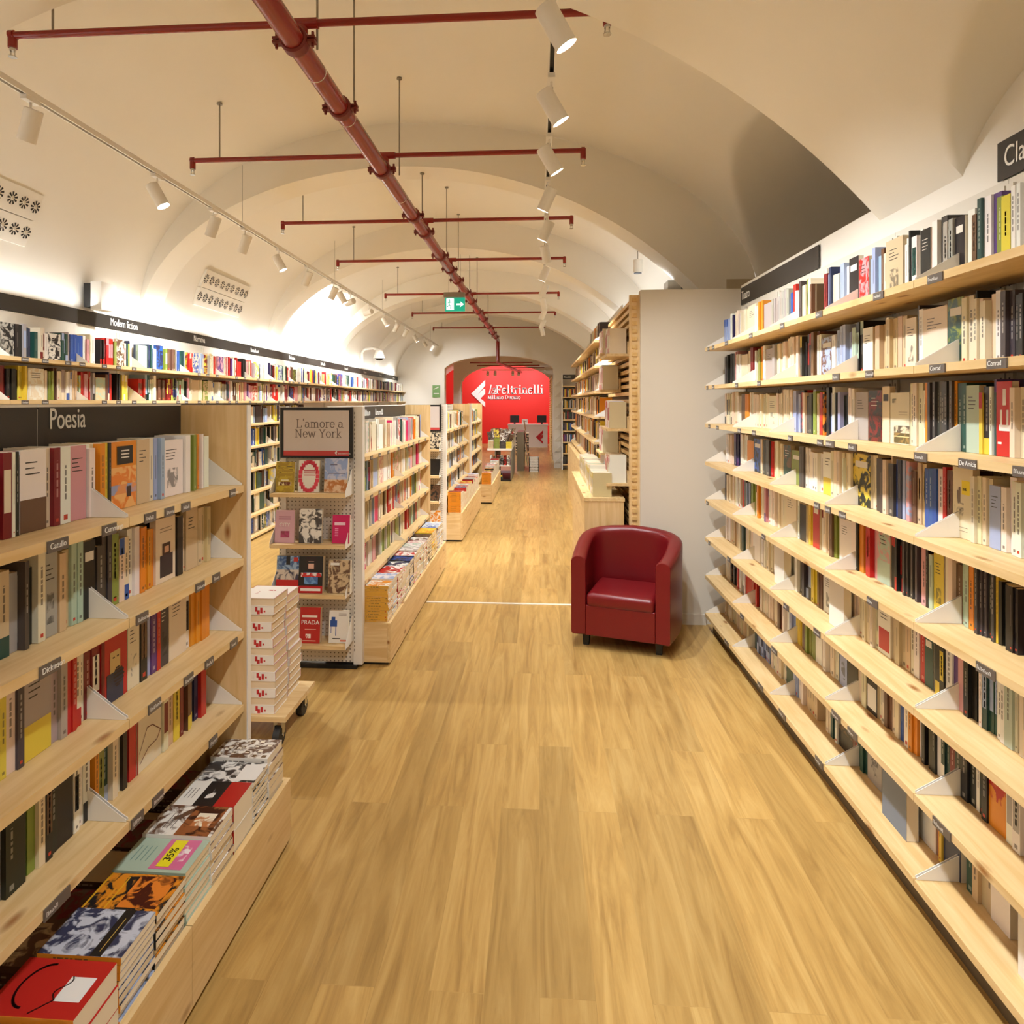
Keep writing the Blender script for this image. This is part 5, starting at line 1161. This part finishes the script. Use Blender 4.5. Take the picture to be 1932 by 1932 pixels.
            [fr(.25, .8, .52+k*.07, .55+k*.07, (190, 60, 70)) for k in range(3)]
        elif dsg == 'sky': fr(0, 1, .38, 1, (196, 200, 224), (150, 170, 216)); fr(0, 1, 0, .38, (226, 196, 160), (190, 120, 60)); fr(.25, .55, .8, .83, (110, 110, 140), e=.0008); fr(.15, .9, .55, .57, (110, 110, 140), e=.0008)
        elif dsg == 'city': fr(0, 1, 0, 1, (214, 168, 180)); fr(.3, .75, .16, .36, (180, 70, 110), (150, 60, 80), e=.0008); [fr(.18, .8, .72+k*.06, .745+k*.06, (150, 90, 110), e=.0008) for k in range(2)]
        elif dsg == 'photo': fr(.0, 1, 0, 1, c, c2); fr(.1, .5, .84, .92, (232, 228, 220), e=.0008)
        elif dsg == 'mag': fr(.12, .75, .64, .74, (246, 210, 226)); [fr(.15, .35, .26+k*.06, .29+k*.06, (236, 150, 190)) for k in range(5)]
        elif dsg == 'redband': fr(0, 1, .62, 1, (150, 176, 206), (60, 90, 140)); fr(0, 1, .34, .62, (214, 202, 190), (60, 60, 80)); fr(0, 1, 0, .34, (190, 28, 28)); fr(.05, .95, .05, .14, (240, 232, 226), e=.0008); fr(.42, .6, .75, 1, (24, 22, 26), e=.0008); fr(.75, .95, .84, .96, (196, 50, 40), e=.0008)
        elif dsg == 'woman': fr(.3, .7, .5, .98, (40, 24, 26)); fr(.38, .62, .66, .86, (226, 180, 160), e=.0008); fr(.36, .64, .80, .85, (20, 18, 20), e=.0012); fr(.22, .8, .24, .56, (110, 156, 204), (70, 110, 170), e=.0008); fr(.08, .95, .44, .55, (236, 232, 230), (200, 40, 40), e=.0012); fr(0, 1, 0, .2, (186, 26, 28), e=.0008); fr(.08, .92, .06, .13, (240, 232, 226), e=.0012)
        elif dsg == 'prada': fr(.1, .85, .72, .78, (240, 226, 214)); fr(.3, .55, .14, .26, (240, 226, 214), c); fr(.15, .8, .06, .08, (240, 200, 180)); fr(.25, .8, .38, .395, (240, 200, 180))
        elif dsg == 'shoe': fr(.06, .42, .5, .7, (44, 84, 160)); fr(.12, .32, .68, .8, (44, 84, 160)); fr(.34, .38, .22, .52, (44, 84, 160)); fr(.1, .13, .3, .52, (44, 84, 160)); fr(.2, .6, .12, .15, (30, 28, 28)); fr(.6, .95, .05, .1, (222, 120, 90)); [fr(.5, .9, .84+k*.05, .86+k*.05, (170, 160, 150)) for k in range(2)]
        elif s['face'] and dsg != 'plain':
            q = rng.random()
            if s['c2'] and q < .75:
                if rng.random() < .5: fr(.08, .92, .08, .5, c2, c if art else c2)
                else: fr(0, 1, 0, .4, c2)
                for k in range(3): fr(.2, .2+rng.uniform(.3, .6), .84-k*.07, .855-k*.07, ink)
            elif art: fr(0, 1, 0, 1, c, c2); fr(.15, .85, .74, .86, ink, e=.0008)
            else:
                for k in range(4): fr(.18, .18+rng.uniform(.25, .6), .82-k*.055, .832-k*.055, ink)
                if q > .6: fr(.25, .75, .15, .5, tuple(v*.6 for v in c), c)
        elif not s['face']:
            # near-side cover, partly seen in the row
            for F2 in (fr, bk):
                for k in range(3): F2(.2, .2+rng.uniform(.2, .6), .86-k*.05, .87-k*.05, ink)
                if s['c2'] or rng.random() < .35: F2(.15, .85, .1, .55, s['c2'] or tuple(v*.75 for v in c), c)
    return cov, pg
def mesh_from(name, Q, M=None, mats=None):
    me = bpy.data.meshes.new(name); V = []; Fc = []; A = []; B = []
    for q, a, b in Q:
        o = len(V); V += [tuple(M @ Vector(v)) if M else v for v in q]; Fc.append((o, o+1, o+2, o+3)); A += [(*lin(a), 1)]*4; B += [(*lin(b), 1)]*4
    me.from_pydata(V, [], Fc)
    for nm, dt in (('ColA', A), ('ColB', B)):
        at = me.color_attributes.new(nm, 'FLOAT_COLOR', 'CORNER'); at.data.foreach_set('color', [x for t in dt for x in t])
    me.materials.append(mats or M_PRINT); me.update(); return me
pools = {}
for s in SPECS: pools.setdefault(s['kind'], []).append(s)
rows = {}
for s in SPECS:
    if s['row']: rows.setdefault(s['row'][0], []).append(s)
for r, L in rows.items():
    side = L[0]['bas'][0]
    L.sort(key=lambda s: (s['M'].translation.y) * (-1 if side == 'R' else 1))
    trip = {}
    for i, s in enumerate(L):
        s['ord'] = i; a = CN[L[i-1]['cn']] if i else 'the end'; b = CN[L[i+1]['cn']] if i+1 < len(L) else 'the end'
        T = s['T']; s['adj'] = 'face-out' if s['face'] else ('thick' if T > .03 else ('slim' if T < .014 else ''))
        s['tri'] = (s['adj'], CN[s['cn']], a, b); trip[s['tri']] = trip.get(s['tri'], 0)+1
    for s in L:
        adj, c, a, b = s['tri']; base = (adj+' ' if adj else '')+c+' book'
        if trip[s['tri']] == 1 and a != 'the end' and b != 'the end': s['label'] = '%s between %s and %s, %s' % (base, a, b, r) if a != b else '%s between two %s ones, %s' % (base, a, r)
        else: s['label'] = '%s, %s from the %s, %s' % (base, ordn(s['ord']), s['row'][1], r)
GRP = {'book': 'books standing on the shelves'}
NAMES_STUFF = {'book': ('shelved_books', 'rows of many-coloured books filling the farther and darker shelves'), 'stacked_book': ('stacked_books', 'piles of flat books on the farther plinths and tables')}
seen_lab = {}
CAP_N = {'book': 300, 'stacked_book': 300, 'hardback_book': 99}
for kind, L in pools.items():
    L.sort(key=lambda s: -(s['a']+(1e7 if s.get('force') else 0)))
    ok = [s for s in L if s['label'] and s['a'] > 0][:CAP_N[kind]]; ids = {id(s) for s in ok}
    cache = {}
    for s in ok:
        Q, P = quads_for(s, True)
        M = s['M']
        o = bpy.data.objects.new(kind, mesh_from(kind, Q)); COL.objects.link(o); o.matrix_world = M
        lb = s['label']; seen_lab[lb] = seen_lab.get(lb, 0)+1
        if seen_lab[lb] > 1 and kind != 'hardback_book': lb = lb.replace(' book', ' book (%s such)' % ordn(seen_lab[lb]-1), 1)
        tag(o, lb, 'book', s['group'] or ((('books on the ' if 'shelf' not in s['row'][0][:3] else 'books on the ')+s['row'][0]) if s['row'] else 'novels on the end display'))
        p = bpy.data.objects.new('pages', mesh_from('pages', P, None, M_PRINT)); COL.objects.link(p); p.parent = o
        tx = list(s.get('txt') or [])
        if s.get('design') == 'prada': tx = [('PRADA', .07, .53, .034, 'w')]
        if s.get('design') == 'city': tx = [('CITY', .22, .50, .03, 'w')]
        if s.get('design') == 'pile5': tx = [('35%', .3, .335, .03, 'k')]
        for body, u, v, sz, cc in tx:
            me = glyphs(body, sz, .0004, Matrix.Translation((s['T']+.0022, s['D']*u, s['H']*v)) @ Matrix(((0, 0, 1), (1, 0, 0), (0, 1, 0))).to_4x4()); me.materials.append(M_TEXT if cc == 'w' else M_BLACK)
            l = bpy.data.objects.new('title', me); COL.objects.link(l); l.parent = o
    rest = [s for s in L if id(s) not in ids]
    if rest:
        Q = []
        for s in rest:
            a, b = quads_for(s, False); M = s['M']
            Q += [([tuple(M @ Vector(v)) for v in q], x, y) for q, x, y in a]
        nm, lb = NAMES_STUFF[kind]
        o = bpy.data.objects.new(nm, mesh_from(nm, Q)); COL.objects.link(o); tag(o, lb, 'books'); o['kind'] = 'stuff'
#print('SPECS', {k: len(v) for k, v in pools.items()}, 'lights', NL)
